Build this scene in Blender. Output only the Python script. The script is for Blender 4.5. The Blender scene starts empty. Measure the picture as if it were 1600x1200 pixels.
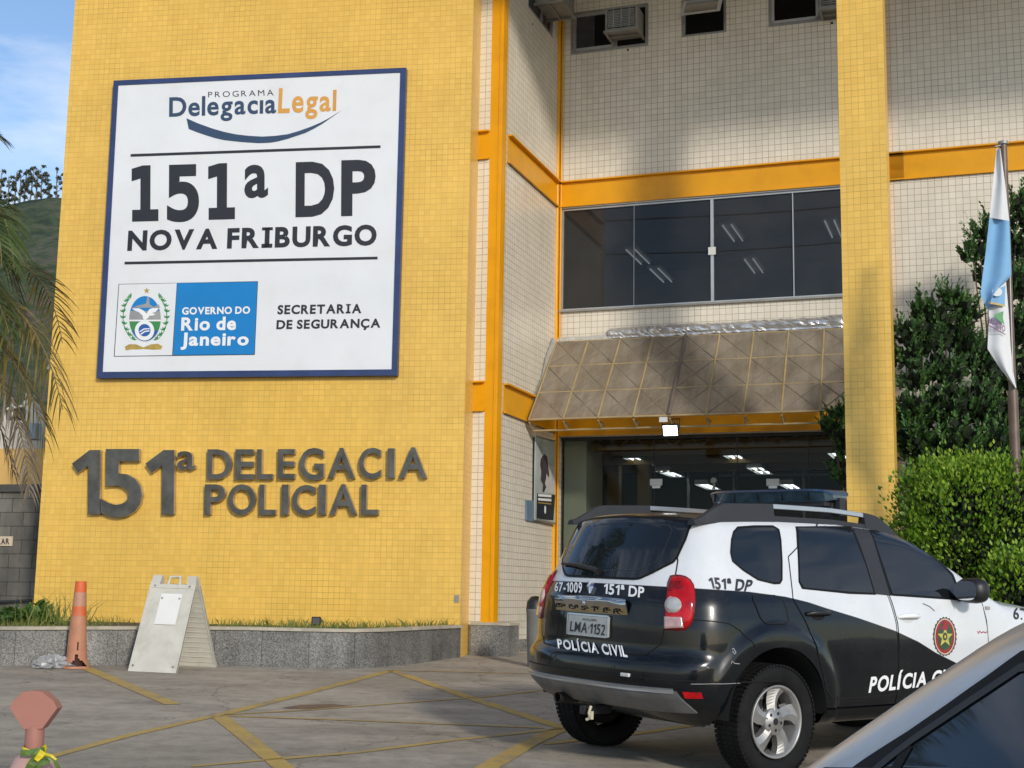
import bpy, bmesh, math, random
import numpy as np
from mathutils import Vector, Matrix
random.seed(7); RNG = np.random.default_rng(11)
SC = bpy.context.scene
COL = SC.collection
# ---------------------------------------------------------------- camera
FPX = 2150.0; PITCH = 0.15416158; ROLL = 0.01656047; CAMZ = 1.323
_f = np.array([0, math.cos(PITCH), math.sin(PITCH)]); _r = np.array([1.0, 0, 0]); _u = np.cross(_r, _f)
RT = _r*math.cos(ROLL) + _u*math.sin(ROLL); UP = np.cross(RT, _f); FW = _f
CAM = np.array([0, 0, CAMZ])
cd = bpy.data.cameras.new('camera'); cam = bpy.data.objects.new('camera', cd); COL.objects.link(cam)
cd.sensor_fit = 'HORIZONTAL'; cd.sensor_width = 36; cd.lens = FPX/1600*36; cd.clip_start = 0.05; cd.clip_end = 3000
cam.matrix_world = Matrix(((RT[0], UP[0], -FW[0], 0), (RT[1], UP[1], -FW[1], 0), (RT[2], UP[2], -FW[2], CAMZ), (0, 0, 0, 1)))
SC.camera = cam
# ---------------------------------------------------------------- light
SUN_H = np.array([0.38, -0.925]); SUN_H = SUN_H/np.linalg.norm(SUN_H); SUN_EL = math.radians(21)
sd = np.array([SUN_H[0]*math.cos(SUN_EL), SUN_H[1]*math.cos(SUN_EL), math.sin(SUN_EL)])
sl = bpy.data.lights.new('sun', 'SUN'); sl.energy = 2.05; sl.angle = math.radians(4.5); sl.color = (1.0, 0.93, 0.82)
so = bpy.data.objects.new('sun', sl); COL.objects.link(so); so.location = (4, -8, 9)
so.rotation_euler = Vector(sd).to_track_quat('Z', 'Y').to_euler()
W = bpy.data.worlds.new('World'); SC.world = W; W.use_nodes = True
wn = W.node_tree; wn.nodes.clear()
def wnode(t, **k):
    n = wn.nodes.new(t)
    for a, b in k.items(): setattr(n, a, b)
    return n
out = wnode('ShaderNodeOutputWorld'); bg = wnode('ShaderNodeBackground'); bg.inputs[1].default_value = 0.15
sky = wnode('ShaderNodeTexSky', sky_type='NISHITA', sun_disc=False, sun_elevation=SUN_EL,
            sun_rotation=math.atan2(sd[0], sd[1]), altitude=900, air_density=1.0, dust_density=0.6, ozone_density=2.0)
tc = wnode('ShaderNodeTexCoord'); mp = wnode('ShaderNodeMapping'); mp.inputs['Scale'].default_value = (1.2, 1.2, 4.2)
mp.inputs['Location'].default_value = (0.35, 0.2, 0.1)
nz = wnode('ShaderNodeTexNoise'); nz.inputs['Scale'].default_value = 2.6; nz.inputs['Detail'].default_value = 7; nz.inputs['Roughness'].default_value = .58
rp = wnode('ShaderNodeValToRGB'); rp.color_ramp.elements[0].position = .46; rp.color_ramp.elements[1].position = .74
rp.color_ramp.elements[1].color = (.85, .85, .85, 1)
mx = wnode('ShaderNodeMix', data_type='RGBA'); mx.inputs['B'].default_value = (6.0, 6.1, 6.4, 1)
wn.links.new(tc.outputs['Generated'], mp.inputs['Vector']); wn.links.new(mp.outputs[0], nz.inputs['Vector'])
wn.links.new(nz.outputs['Fac'], rp.inputs[0]); wn.links.new(rp.outputs[0], mx.inputs['Factor'])
wn.links.new(sky.outputs[0], mx.inputs['A']); wn.links.new(mx.outputs['Result'], bg.inputs[0]); wn.links.new(bg.outputs[0], out.inputs[0])
SC.view_settings.view_transform = 'Standard'; SC.view_settings.look = 'None'; SC.view_settings.gamma = 1
SC.view_settings.exposure = 0.30
SC.cycles.max_bounces = 8; SC.cycles.transparent_max_bounces = 12
try: SC.cycles.use_denoising = True
except Exception: pass
# ---------------------------------------------------------------- pixel rays (1600x1200) onto real surfaces
GX, GY = -0.012, 0.032
def gz(x, y): return GX*np.clip(x, -14, 14) + GY*np.clip(y, -6, 24)
def ray(u, v):
    u = np.asarray(u, float)[..., None]; v = np.asarray(v, float)[..., None]
    return RT*(u-800)/FPX - UP*(v-600)/FPX + FW
def on_ground(u, v, off=0.0):
    d = ray(u, v); t = (off-CAMZ)/(d[..., 2]-GX*d[..., 0]-GY*d[..., 1]); return CAM + d*t[..., None]
def on_depth(u, v, Y):
    d = ray(u, v); return CAM + d*(np.asarray(Y, float)/d[..., 1])[..., None]
class Frame:
    """a wall's own axes: u along it, n out of it, z up"""
    def __init__(s, O, az):
        s.O = np.array([O[0], O[1], 0.0]); s.u = np.array([math.cos(az), math.sin(az), 0]); s.n = np.array([math.sin(az), -math.cos(az), 0])
    def p(s, a, b, z):
        a = np.asarray(a, float)[..., None]; b = np.asarray(b, float)[..., None]; z = np.asarray(z, float)[..., None]
        return s.O + a*s.u + b*s.n + z*np.array([0, 0, 1.0])
    def hit(s, u, v, b=0.0):
        d = ray(u, v); t = ((s.O-CAM)@s.n + b)/(d@s.n); return CAM + d*np.asarray(t)[..., None]
    def az(s, u, v, b=0.0):
        q = s.hit(u, v, b); return float((q-s.O)@s.u), float(q[2])
A1, A2 = -0.163296, -0.340596
FY = Frame((-0.604, 17.66), A1)
_sy = FY.p(0, -.556, 0); FS = Frame(_sy, A2)                       # narrow tiled strip beside the yellow block
_c0 = FS.p(.163, 0, 0); FC = Frame(_c0, A2)                        # steel column
_r0 = FC.p(.18, -.217, 0); FR = Frame(_r0, A2+math.pi/2)           # return wall
RL = 2.33
FR.n = -FR.n if FR.n[0] < 0 else FR.n
_k = FR.p(RL, 0, 0); FB = Frame(_k, A2)                            # entrance wall
# ---------------------------------------------------------------- objects
WM = {}
def thing(name, label, cat, loc, group=None, M=None):
    o = bpy.data.objects.new(name, None); COL.objects.link(o); o.empty_display_size = .2
    m = Matrix.Translation(Vector(loc)) if M is None else M
    o.matrix_world = m; WM[o] = m; tag(o, label, cat, group); return o
def tag(o, label=None, cat=None, group=None, kind=None):
    if label: o['label'] = label
    if cat: o['category'] = cat
    if group: o['group'] = group
    if kind: o['kind'] = kind
    return o
class MB:
    def __init__(s): s.v = []; s.f = []; s.uv = []; s.mi = []; s.sm = []
    def add(s, pts, faces, uvs=None, mi=0, smooth=False):
        b = len(s.v); s.v += [tuple(map(float, q)) for q in pts]
        for k, f in enumerate(faces):
            s.f.append([b+i for i in f]); s.uv.append(None if uvs is None else [uvs[i] for i in f]); s.mi.append(mi); s.sm.append(smooth)
    def quad(s, p, uv=None, mi=0):
        b = len(s.v); s.v += [tuple(map(float, q)) for q in p]; s.f.append([b+i for i in range(len(p))]); s.uv.append(uv); s.mi.append(mi); s.sm.append(False)
    def fbox(s, F, a0, a1, b0, b1, z0, z1, mi=0, skip=''):
        P = lambda a, b, z: F.p(a, b, z)
        if 'f' not in skip: s.quad([P(a0, b1, z0), P(a1, b1, z0), P(a1, b1, z1), P(a0, b1, z1)], [(a0, z0), (a1, z0), (a1, z1), (a0, z1)], mi)
        if 'k' not in skip: s.quad([P(a1, b0, z0), P(a0, b0, z0), P(a0, b0, z1), P(a1, b0, z1)], [(a1, z0), (a0, z0), (a0, z1), (a1, z1)], mi)
        if 'l' not in skip: s.quad([P(a0, b0, z0), P(a0, b1, z0), P(a0, b1, z1), P(a0, b0, z1)], [(b0, z0), (b1, z0), (b1, z1), (b0, z1)], mi)
        if 'r' not in skip: s.quad([P(a1, b1, z0), P(a1, b0, z0), P(a1, b0, z1), P(a1, b1, z1)], [(b1, z0), (b0, z0), (b0, z1), (b1, z1)], mi)
        if 't' not in skip: s.quad([P(a0, b1, z1), P(a1, b1, z1), P(a1, b0, z1), P(a0, b0, z1)], [(a0, b1), (a1, b1), (a1, b0), (a0, b0)], mi)
        if 'b' not in skip: s.quad([P(a0, b0, z0), P(a1, b0, z0), P(a1, b1, z0), P(a0, b1, z0)], [(a0, b0), (a1, b0), (a1, b1), (a0, b1)], mi)
    def wall(s, F, a0, a1, z0, z1, holes=(), b=0.0, depth=.15, mi=0, reveal=True):
        A = sorted({a0, a1, *[h[0] for h in holes], *[h[1] for h in holes]}); Z = sorted({z0, z1, *[h[2] for h in holes], *[h[3] for h in holes]})
        for i in range(len(A)-1):
            for j in range(len(Z)-1):
                ca, cz = (A[i]+A[i+1])/2, (Z[j]+Z[j+1])/2
                if any(h[0] < ca < h[1] and h[2] < cz < h[3] for h in holes): continue
                p, q, r, t = A[i], A[i+1], Z[j], Z[j+1]
                s.quad([F.p(p, b, r), F.p(q, b, r), F.p(q, b, t), F.p(p, b, t)], [(p, r), (q, r), (q, t), (p, t)], mi)
        if reveal:
            for (p, q, r, t) in holes: s.fbox_in(F, p, q, b-depth, b, r, t, mi)
    def fbox_in(s, F, a0, a1, b0, b1, z0, z1, mi=0):
        P = F.p
        s.quad([P(a0, b1, z0), P(a0, b0, z0), P(a0, b0, z1), P(a0, b1, z1)], [(b1, z0), (b0, z0), (b0, z1), (b1, z1)], mi)
        s.quad([P(a1, b0, z0), P(a1, b1, z0), P(a1, b1, z1), P(a1, b0, z1)], [(b0, z0), (b1, z0), (b1, z1), (b0, z1)], mi)
        s.quad([P(a0, b0, z1), P(a1, b0, z1), P(a1, b1, z1), P(a0, b1, z1)], [(a0, b0), (a1, b0), (a1, b1), (a0, b1)], mi)
        s.quad([P(a0, b1, z0), P(a1, b1, z0), P(a1, b0, z0), P(a0, b0, z0)], [(a0, b1), (a1, b1), (a1, b0), (a0, b0)], mi)
    def box(s, c, size, M=None, mi=0, taper=1.0):
        c = np.array(c, float); h = np.array(size, float)/2; P = []
        for z in (-1, 1):
            k = taper if z > 0 else 1
            for x, y in ((-1, -1), (1, -1), (1, 1), (-1, 1)):
                q = np.array([x*h[0]*k, y*h[1]*k, z*h[2]]); P.append(c + (M@q if M is not None else q))
        s.add(P, [(3, 2, 1, 0), (4, 5, 6, 7), (0, 1, 5, 4), (1, 2, 6, 5), (2, 3, 7, 6), (3, 0, 4, 7)], [(0, 0)]*8, mi)
    def tube(s, pts, r, n=10, mi=0, cap=True, smooth=True):
        pts = [np.array(p, float) for p in pts]; R = r if hasattr(r, '__len__') else [r]*len(pts)
        prev = None; base = len(s.v); V = []
        for i, p in enumerate(pts):
            t = pts[min(i+1, len(pts)-1)]-pts[max(i-1, 0)]; t = t/(np.linalg.norm(t)+1e-9)
            if prev is None:
                a = np.array([0, 0, 1.0]) if abs(t[2]) < .9 else np.array([1.0, 0, 0]); x = np.cross(t, a)
            else: x = prev - t*(prev@t)
            x /= np.linalg.norm(x); y = np.cross(t, x); prev = x
            for k in range(n):
                w = 2*math.pi*k/n; V.append(p + R[i]*(x*math.cos(w)+y*math.sin(w)))
        F = [(i*n+k, i*n+(k+1) % n, (i+1)*n+(k+1) % n, (i+1)*n+k) for i in range(len(pts)-1) for k in range(n)]
        s.add(V, F, None, mi, smooth)
        if cap:
            s.add(V[:n], [tuple(range(n-1, -1, -1))], None, mi); s.add(V[-n:], [tuple(range(n))], None, mi)
    def lathe(s, prof, n=32, M=None, c=(0, 0, 0), axis='z', mi=0, smooth=True):
        V = []; c = np.array(c, float)
        for r, h in prof:
            for k in range(n):
                w = 2*math.pi*k/n
                q = np.array([r*math.cos(w), r*math.sin(w), h]) if axis == 'z' else np.array([r*math.cos(w), h, r*math.sin(w)])
                V.append(c + (M@q if M is not None else q))
        F = []
        for i in range(len(prof)-1):
            for k in range(n):
                q = (i*n+k, i*n+(k+1) % n, (i+1)*n+(k+1) % n, (i+1)*n+k); F.append(q if axis == 'z' else q[::-1])
        s.add(V, F, None, mi, smooth)
    def prism(s, poly, thick, mi=0):
        """poly: list of 3D points (planar), extruded along -normal by vector thick"""
        P = [np.array(q, float) for q in poly]; t = np.array(thick, float); n = len(P)
        s.add(P, [tuple(range(n))], None, mi); s.add([q+t for q in P], [tuple(range(n-1, -1, -1))], None, mi)
        for i in range(n):
            j = (i+1) % n; s.add([P[i], P[i]+t, P[j]+t, P[j]], [(0, 1, 2, 3)], None, mi)
def obj(name, mb, mats, parent=None, local=False, bevel=0.0, recalc=True):
    me = bpy.data.meshes.new(name)
    V = mb.v
    if parent is not None and not local:
        inv = WM[parent].inverted(); A = np.array(inv); v = np.array(V)
        V = (v@A[:3, :3].T + A[:3, 3]).tolist()
    me.from_pydata(V, [], mb.f)
    mats = mats if isinstance(mats, (list, tuple)) else [mats]
    for m in mats: me.materials.append(m)
    me.polygons.foreach_set('material_index', mb.mi); me.polygons.foreach_set('use_smooth', mb.sm)
    if any(u is not None for u in mb.uv):
        L = me.uv_layers.new(name='UVMap'); flat = []
        for f, u in zip(mb.f, mb.uv):
            for k in range(len(f)): flat += list(u[k]) if u is not None else [0.0, 0.0]
        L.data.foreach_set('uv', flat)
    me.update()
    if recalc:
        bm = bmesh.new(); bm.from_mesh(me); bmesh.ops.recalc_face_normals(bm, faces=bm.faces); bm.to_mesh(me); bm.free()
    o = bpy.data.objects.new(name, me); COL.objects.link(o)
    if parent is not None:
        o.parent = parent; WM[o] = WM[parent]
    else: WM[o] = Matrix.Identity(4)
    if bevel:
        b = o.modifiers.new('bevel', 'BEVEL'); b.width = bevel; b.segments = 2; b.limit_method = 'ANGLE'; b.angle_limit = .7
    return o
def solid(name, mb, mats, label, cat, group=None, **k):
    """a thing that is one mesh, its origin at its base"""
    v = np.array(mb.v); c = np.array([(v[:, 0].min()+v[:, 0].max())/2, (v[:, 1].min()+v[:, 1].max())/2, v[:, 2].min()])
    mb.v = [tuple(q) for q in (v-c)]
    o = obj(name, mb, mats, None, **k); o.location = c; tag(o, label, cat, group); WM[o] = Matrix.Translation(Vector(c)); return o
# ---------------------------------------------------------------- materials
def mat(name):
    m = bpy.data.materials.new(name); m.use_nodes = True; nt = m.node_tree
    return m, nt, nt.nodes['Principled BSDF']
def N(nt, t, **k):
    n = nt.nodes.new(t)
    for a, b in k.items():
        if a in n.bl_rna.properties.keys(): setattr(n, a, b)
    return n
def setin(n, **k):
    for a, b in k.items(): n.inputs[a.replace('_', ' ')].default_value = b
    return n
def noise(nt, scale, detail=5, rough=.55, vec=None, coord='Object', sc=(1, 1, 1)):
    t = N(nt, 'ShaderNodeTexCoord'); m = N(nt, 'ShaderNodeMapping'); m.inputs['Scale'].default_value = sc
    nt.links.new(t.outputs[coord], m.inputs[0]); n = N(nt, 'ShaderNodeTexNoise'); setin(n, Scale=scale, Detail=detail, Roughness=rough)
    nt.links.new(m.outputs[0], n.inputs['Vector']); return n
def ramp(nt, src, stops):
    r = N(nt, 'ShaderNodeValToRGB'); e = r.color_ramp.elements
    while len(e) < len(stops): e.new(.5)
    for el, (p, c) in zip(e, stops):
        el.position = p; el.color = (*c, 1) if hasattr(c, '__len__') else (c, c, c, 1)
    nt.links.new(src, r.inputs[0]); return r
def mixc(nt, fac, a, b, blend='MIX'):
    m = N(nt, 'ShaderNodeMix'); m.data_type = 'RGBA'; m.blend_type = blend
    for key, val in (('Factor', fac), ('A', a), ('B', b)):
        if isinstance(val, bpy.types.NodeSocket): nt.links.new(val, m.inputs[key])
        elif key == 'Factor': m.inputs[key].default_value = val
        else: m.inputs[key].default_value = (*val, 1)
    return m.outputs['Result']
def bump(nt, src, strength, dist, bsdf):
    b = N(nt, 'ShaderNodeBump'); setin(b, Strength=strength, Distance=dist); nt.links.new(src, b.inputs['Height']); nt.links.new(b.outputs[0], bsdf.inputs['Normal']); return b
def plain(name, col, rough=.5, metal=0.0, var=.12, scale=6, coat=0.0, bumps=0.0, spec=.5, dirt=None):
    m, nt, b = mat(name); n = noise(nt, scale)
    lo = tuple(c*(1-var) for c in col); hi = tuple(min(1, c*(1+var)) for c in col)
    r = ramp(nt, n.outputs['Fac'], [(.3, lo), (.7, hi)]); c = r.outputs[0]
    if dirt:
        n2 = noise(nt, dirt[1], 8, .65); r2 = ramp(nt, n2.outputs['Fac'], [(.5, 0.0), (.72, dirt[2])]); c = mixc(nt, r2.outputs[0], c, dirt[0])
    nt.links.new(c, b.inputs['Base Color']); setin(b, Roughness=rough, Metallic=metal); b.inputs['Coat Weight'].default_value = coat
    b.inputs['Coat Roughness'].default_value = .06; b.inputs['Specular IOR Level'].default_value = spec
    if bumps: bump(nt, noise(nt, scale*12, 4).outputs['Fac'], .5, bumps, b)
    return m
def emis(name, col, s):
    m, nt, b = mat(name); b.inputs['Emission Color'].default_value = (*col, 1); b.inputs['Emission Strength'].default_value = s
    b.inputs['Base Color'].default_value = (.8, .8, .8, 1); return m
def tiles(name, c1, c2, grout, grout2, size, mortar, rough=.32, offset=0.0, row=None, bstr=.6, patch=.1):
    m, nt, b = mat(name); t = N(nt, 'ShaderNodeTexCoord'); br = N(nt, 'ShaderNodeTexBrick'); br.offset = offset; br.squash = 1.0; br.offset_frequency = 2
    # slight waviness: hand-laid sheets
    wv = noise(nt, 1.7, 3, .5, coord='UV'); vm = N(nt, 'ShaderNodeVectorMath', operation='MULTIPLY_ADD'); vm.inputs[1].default_value = (.012, .012, 0)
    nt.links.new(wv.outputs['Color'], vm.inputs[0]); nt.links.new(t.outputs['UV'], vm.inputs[2]); nt.links.new(vm.outputs[0], br.inputs['Vector'])
    setin(br, Scale=1.0, Bias=0.0); br.inputs['Brick Width'].default_value = size; br.inputs['Row Height'].default_value = row or size
    br.inputs['Mortar Size'].default_value = mortar; br.inputs['Mortar Smooth'].default_value = .25
    br.inputs['Color1'].default_value = (*c1, 1); br.inputs['Color2'].default_value = (*c2, 1)
    gn = noise(nt, 1.3, 6, .6, coord='UV'); gr = ramp(nt, gn.outputs['Fac'], [(.42, grout), (.62, grout2)])
    nt.links.new(gr.outputs[0], br.inputs['Mortar'])
    pn = noise(nt, .55, 7, .62, coord='UV'); pr = ramp(nt, pn.outputs['Fac'], [(.3, 1-patch), (.7, 1+patch)])
    st = noise(nt, 1.0, 6, .6, coord='UV', sc=(5, .35, 1)); sr = ramp(nt, st.outputs['Fac'], [(.35, 1-patch*.7), (.65, 1.0)])
    c = mixc(nt, 1.0, br.outputs['Color'], pr.outputs[0], 'MULTIPLY'); c = mixc(nt, 1.0, c, sr.outputs[0], 'MULTIPLY')
    nt.links.new(c, b.inputs['Base Color']); setin(b, Roughness=rough)
    # every tile sits at its own small tilt
    inv = N(nt, 'ShaderNodeMath', operation='MULTIPLY_ADD'); inv.inputs[1].default_value = -1; inv.inputs[2].default_value = 1; nt.links.new(br.outputs['Fac'], inv.inputs[0])
    tn = noise(nt, 9, 2, .5, coord='UV'); ad = N(nt, 'ShaderNodeMath', operation='MULTIPLY_ADD'); ad.inputs[1].default_value = .35
    nt.links.new(tn.outputs['Fac'], ad.inputs[0]); nt.links.new(inv.outputs[0], ad.inputs[2])
    bump(nt, ad.outputs[0], bstr, .004, b)
    return m
def glass(name, tint, ior=1.5, rough=.02, boost=1.0, film=0.0):
    """thin sheet: tinted see-through plus a mirror layer by Fresnel"""
    m = bpy.data.materials.new(name); m.use_nodes = True; nt = m.node_tree; nt.nodes.clear()
    o = N(nt, 'ShaderNodeOutputMaterial'); t = N(nt, 'ShaderNodeBsdfTransparent'); g = N(nt, 'ShaderNodeBsdfGlossy'); f = N(nt, 'ShaderNodeFresnel'); mx = N(nt, 'ShaderNodeMixShader')
    t.inputs[0].default_value = (*tint, 1); g.inputs['Roughness'].default_value = rough; f.inputs[0].default_value = ior
    mu = N(nt, 'ShaderNodeMath', operation='MULTIPLY', use_clamp=True); mu.inputs[1].default_value = boost
    nt.links.new(f.outputs[0], mu.inputs[0]); nt.links.new(mu.outputs[0], mx.inputs[0]); nt.links.new(t.outputs[0], mx.inputs[1]); nt.links.new(g.outputs[0], mx.inputs[2])
    if film:                                                          # thin film of grey put in for pale sky mirrored in the pane
        d = N(nt, 'ShaderNodeBsdfDiffuse'); d.inputs[0].default_value = (.5, .49, .47, 1); n = noise(nt, 1.6, 6, .6); r = ramp(nt, n.outputs['Fac'], [(.3, film*.6), (.7, film*1.3)]); m2 = N(nt, 'ShaderNodeMixShader')
        nt.links.new(r.outputs[0], m2.inputs[0]); nt.links.new(mx.outputs[0], m2.inputs[1]); nt.links.new(d.outputs[0], m2.inputs[2]); nt.links.new(m2.outputs[0], o.inputs[0])
    else: nt.links.new(mx.outputs[0], o.inputs[0])
    return m
MT = {}
MT['yellow_tile'] = tiles('yellow_tile', (.755, .458, .080), (.815, .508, .098), (.70, .44, .11), (.50, .31, .07), .0755, .0029, patch=.085)
MT['beige_tile'] = tiles('beige_tile', (.70, .635, .52), (.76, .695, .58), (.42, .37, .29), (.29, .25, .19), .0925, .0036, patch=.08)
MT['orange'] = plain('orange_steel_paint', (.74, .335, .002), .35, 0, .06, 2.5, spec=.35, dirt=((.46, .19, .01), 3, .3))
MT['granite'] = None
def granite():
    m, nt, b = mat('granite'); v = N(nt, 'ShaderNodeTexVoronoi'); t = N(nt, 'ShaderNodeTexCoord'); nt.links.new(t.outputs['Object'], v.inputs['Vector']); v.inputs['Scale'].default_value = 95
    n1 = noise(nt, 60, 8, .75); n2 = noise(nt, 1.6, 5, .6); n3 = noise(nt, 1.0, 4, .5, sc=(2.6, 2.6, .3))
    a = mixc(nt, .45, n1.outputs['Fac'], v.outputs['Color']); g = N(nt, 'ShaderNodeRGBToBW'); nt.links.new(a, g.inputs[0])
    r = ramp(nt, g.outputs[0], [(.28, (.07, .07, .066)), (.5, (.22, .215, .20)), (.74, (.42, .41, .38))])
    d = ramp(nt, n2.outputs['Fac'], [(.35, .62), (.65, 1.0)]); e = ramp(nt, n3.outputs['Fac'], [(.4, .6), (.56, 1.0)])
    c = mixc(nt, 1.0, r.outputs[0], d.outputs[0], 'MULTIPLY'); c = mixc(nt, .6, c, e.outputs[0], 'MULTIPLY')
    nt.links.new(c, b.inputs['Base Color']); setin(b, Roughness=.5); return m
MT['granite'] = granite()
MT['coping'] = plain('pale_stone', (.42, .38, .30), .6, 0, .2, 9, bumps=.002)
MT['white_panel'] = plain('white_sign_sheet', (.74, .75, .76), .35, 0, .03, 1.3, dirt=((.6, .58, .53), 2.2, .25))
MT['navy'] = plain('navy_frame_paint', (.026, .046, .135), .4, 0, .2, 3)
MT['ink'] = plain('dark_ink', (.018, .02, .026), .5, 0, .1, 3)
MT['logo_navy'] = plain('logo_navy_ink', (.03, .06, .12), .5, 0, .1, 3)
MT['logo_gold'] = plain('logo_orange_ink', (.66, .32, .06), .5, 0, .08, 3)
MT['sky_ink'] = plain('bright_blue_ink', (.004, .20, .52), .45, 0, .05, 3)
MT['white_ink'] = plain('white_ink', (.8, .8, .8), .5, 0, .03, 3)
MT['green_ink'] = plain('green_ink', (.04, .25, .07), .5, 0, .1, 3)
MT['gold_ink'] = plain('gold_ink', (.42, .29, .06), .5, 0, .15, 12)
MT['grey_ink'] = plain('grey_ink', (.3, .3, .3), .5, 0, .1, 3)
MT['blue_ink'] = plain('royal_blue_ink', (.02, .10, .36), .5, 0, .1, 3)
MT['steel_letter'] = plain('weathered_steel', (.12, .115, .10), .42, .55, .35, 5, dirt=((.06, .055, .05), 4, .6))
MT['steel_side'] = plain('brushed_steel_edge', (.42, .36, .28), .35, .6, .2, 8)
MT['alu'] = plain('window_aluminium', (.52, .51, .48), .38, .7, .08, 5)
MT['alu_old'] = plain('dull_aluminium', (.30, .285, .26), .5, .4, .15, 5)
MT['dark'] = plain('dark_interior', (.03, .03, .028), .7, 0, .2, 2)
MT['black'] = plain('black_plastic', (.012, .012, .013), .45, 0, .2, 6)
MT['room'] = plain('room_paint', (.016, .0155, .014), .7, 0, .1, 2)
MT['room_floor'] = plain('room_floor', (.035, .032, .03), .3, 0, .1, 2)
MT['tube'] = emis('lit_tube', (.85, .94, 1.0), 1.7)
MT['tube_dim'] = emis('lit_tube_upstairs', (.85, .94, 1.0), .30)
MT['flood'] = emis('lit_flood_lens', (1.0, .98, .93), 4.0)
MT['lamp_white'] = plain('lamp_white_enamel', (.62, .62, .6), .4, 0, .04, 4)
MT['cement'] = plain('bare_cement', (.24, .22, .19), .8, 0, .25, 3, bumps=.003)
# ---------------------------------------------------------------- lettering
_G = {}
import os
def _font(n):
    # the typefaces that come with Blender itself
    try: return bpy.data.fonts.load(os.path.join(bpy.utils.system_resource('DATAFILES'), 'fonts', n))
    except Exception: return None
_FT = {'sans': None, 'mono': _font('DejaVuSansMono.woff2')}
def glyph(s, bold, face='sans'):
    k = (s, bold, face)
    if k in _G: return _G[k]
    cu = bpy.data.curves.new('glyph', 'FONT'); cu.body = s; cu.size = 1; cu.offset = bold; cu.font = _FT[face] or cu.font; cu.resolution_u = 4
    o = bpy.data.objects.new('glyph', cu); COL.objects.link(o); bpy.context.view_layer.update()
    me = bpy.data.meshes.new_from_object(o.evaluated_get(bpy.context.evaluated_depsgraph_get()))
    v = np.array([q.co[:2] for q in me.vertices]) if len(me.vertices) else np.zeros((0, 2)); f = [tuple(p.vertices) for p in me.polygons]
    bpy.data.objects.remove(o); bpy.data.curves.remove(cu); bpy.data.meshes.remove(me); _G[k] = (v, f); return _G[k]
WORD = []
def compose(s, bold=.02, serif=False, gap=.10, face='sans'):
    """letters side by side; ink runs x 0..1, baseline 0, cap height 1"""
    CAPH = glyph('H', 0.0, face)[0][:, 1].max()
    V = []; F = []; x = 0.0; nb = 0; parts = []; wid = 0; WI = []
    for ch in s:
        if ch == ' ': wid += 1; x += .26*(1 if gap < .2 else 1.5); continue
        if ch == '·': v = np.array([(0, .32), (.09, .32), (.09, .42), (0, .42)]); f = [(0, 1, 2, 3)]
        elif ch == '1' and face == 'sans':
            t = .092+2*bold; H = CAPH; v = np.array([(.19, 0), (.19+t, 0), (.19+t, H), (.19+t*.12, H), (0, H-.145), (t*.55, H-.145-t*.72), (.19, H-.150-t*.10)]); f = [tuple(range(7))]
        else: v, f = glyph(ch, bold, face)
        v = v.copy(); f = list(f); v[:, 0] -= v[:, 0].min()
        if serif and ch in 'IÍ':
            w = v[:, 0].max(); t = .10+bold
            if ch == '1':
                a, c = w-.56, w+.17; v = v-np.array([min(a, 0), 0]); c -= min(a, 0); a = max(a, 0)
                rects = [(a, c, -bold, t*.95)]
            else:
                p = .11; v = v+np.array([p, 0]); rects = [(0, w+2*p, -bold, t*.8), (0, w+2*p, CAPH-t*.8+bold, CAPH+bold)]
            for (q, r, lo, hi) in rects:
                b = len(v); v = np.vstack([v, [(q, lo), (r, lo), (r, hi), (q, hi)]]); f = f+[(b, b+1, b+2, b+3)]
        v[:, 0] += x; V.append(v); WI += [wid]*len(f); F += [tuple(i+nb for i in q) for q in f]; nb += len(v); x = v[:, 0].max()+gap
        parts.append((v, f))
    V = np.vstack(V); w = V[:, 0].max(); V = V/np.array([w, CAPH]); WORD[:] = WI; return V, F
def quad_px(V, q):
    """q = pixels of baseline-left, baseline-right, cap-left, cap-right"""
    q = np.array(q, float); x = V[:, :1]; y = V[:, 1:]
    return q[0]*(1-x)*(1-y)+q[1]*x*(1-y)+q[2]*(1-x)*y+q[3]*x*y
def text_mb(s, q, surf, bold=.02, serif=False, gap=.10, mb=None, face='sans'):
    V, F = compose(s, bold, serif, gap, face); p = quad_px(V, q); mb = mb or MB(); mb.add(surf(p[:, 0], p[:, 1]), F); return mb
def words(s, q, surf, bold=.02, serif=False, gap=.10, face='sans'):
    """one mesh per word"""
    V, F = compose(s, bold, serif, gap, face); wd = list(WORD); p = quad_px(V, q); P = surf(p[:, 0], p[:, 1]); out = []
    for k in range(max(wd)+1):
        m = MB(); fs = [f for f, i in zip(F, wd) if i == k]; ids = sorted({i for f in fs for i in f}); mp_ = {a: b for b, a in enumerate(ids)}; m.add(P[ids], [tuple(mp_[i] for i in f) for f in fs]); out.append(m)
    return out
def poly_mb(px, surf, mb=None):
    px = np.array(px, float); P = surf(px[:, 0], px[:, 1]); mb = mb or MB(); mb.add(P, [tuple(range(len(P)))]); return mb
def Z(o, s, pts): return [(o[0]+x/s, o[1]+y/s) for x, y in pts]
# ---------------------------------------------------------------- the police station
ST = thing('police_station', 'yellow and cream tiled police station with orange steel bands', 'building', FY.p(0, 0, gz(-.6, 17.66)))
TOP = 12.4
def part(name, mb, m, parent=ST, **k): return obj(name, mb, MT[m] if isinstance(m, str) else m, parent, **k)
aL, _ = FY.az(83, 500); 
m = MB(); m.fbox(FY, aL, 0, -.556, 0, -1.2, TOP, skip='k')
# the far side and back of the yellow block
m.fbox(FY, aL, aL+.02, -4.5, -.556, -1.2, TOP, skip='fk'); part('yellow_tiled_block', m, 'yellow_tile')
m = MB(); m.wall(FS, -.05, .163, -1.2, TOP, reveal=False); part('tiled_strip', m, 'beige_tile')
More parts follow.
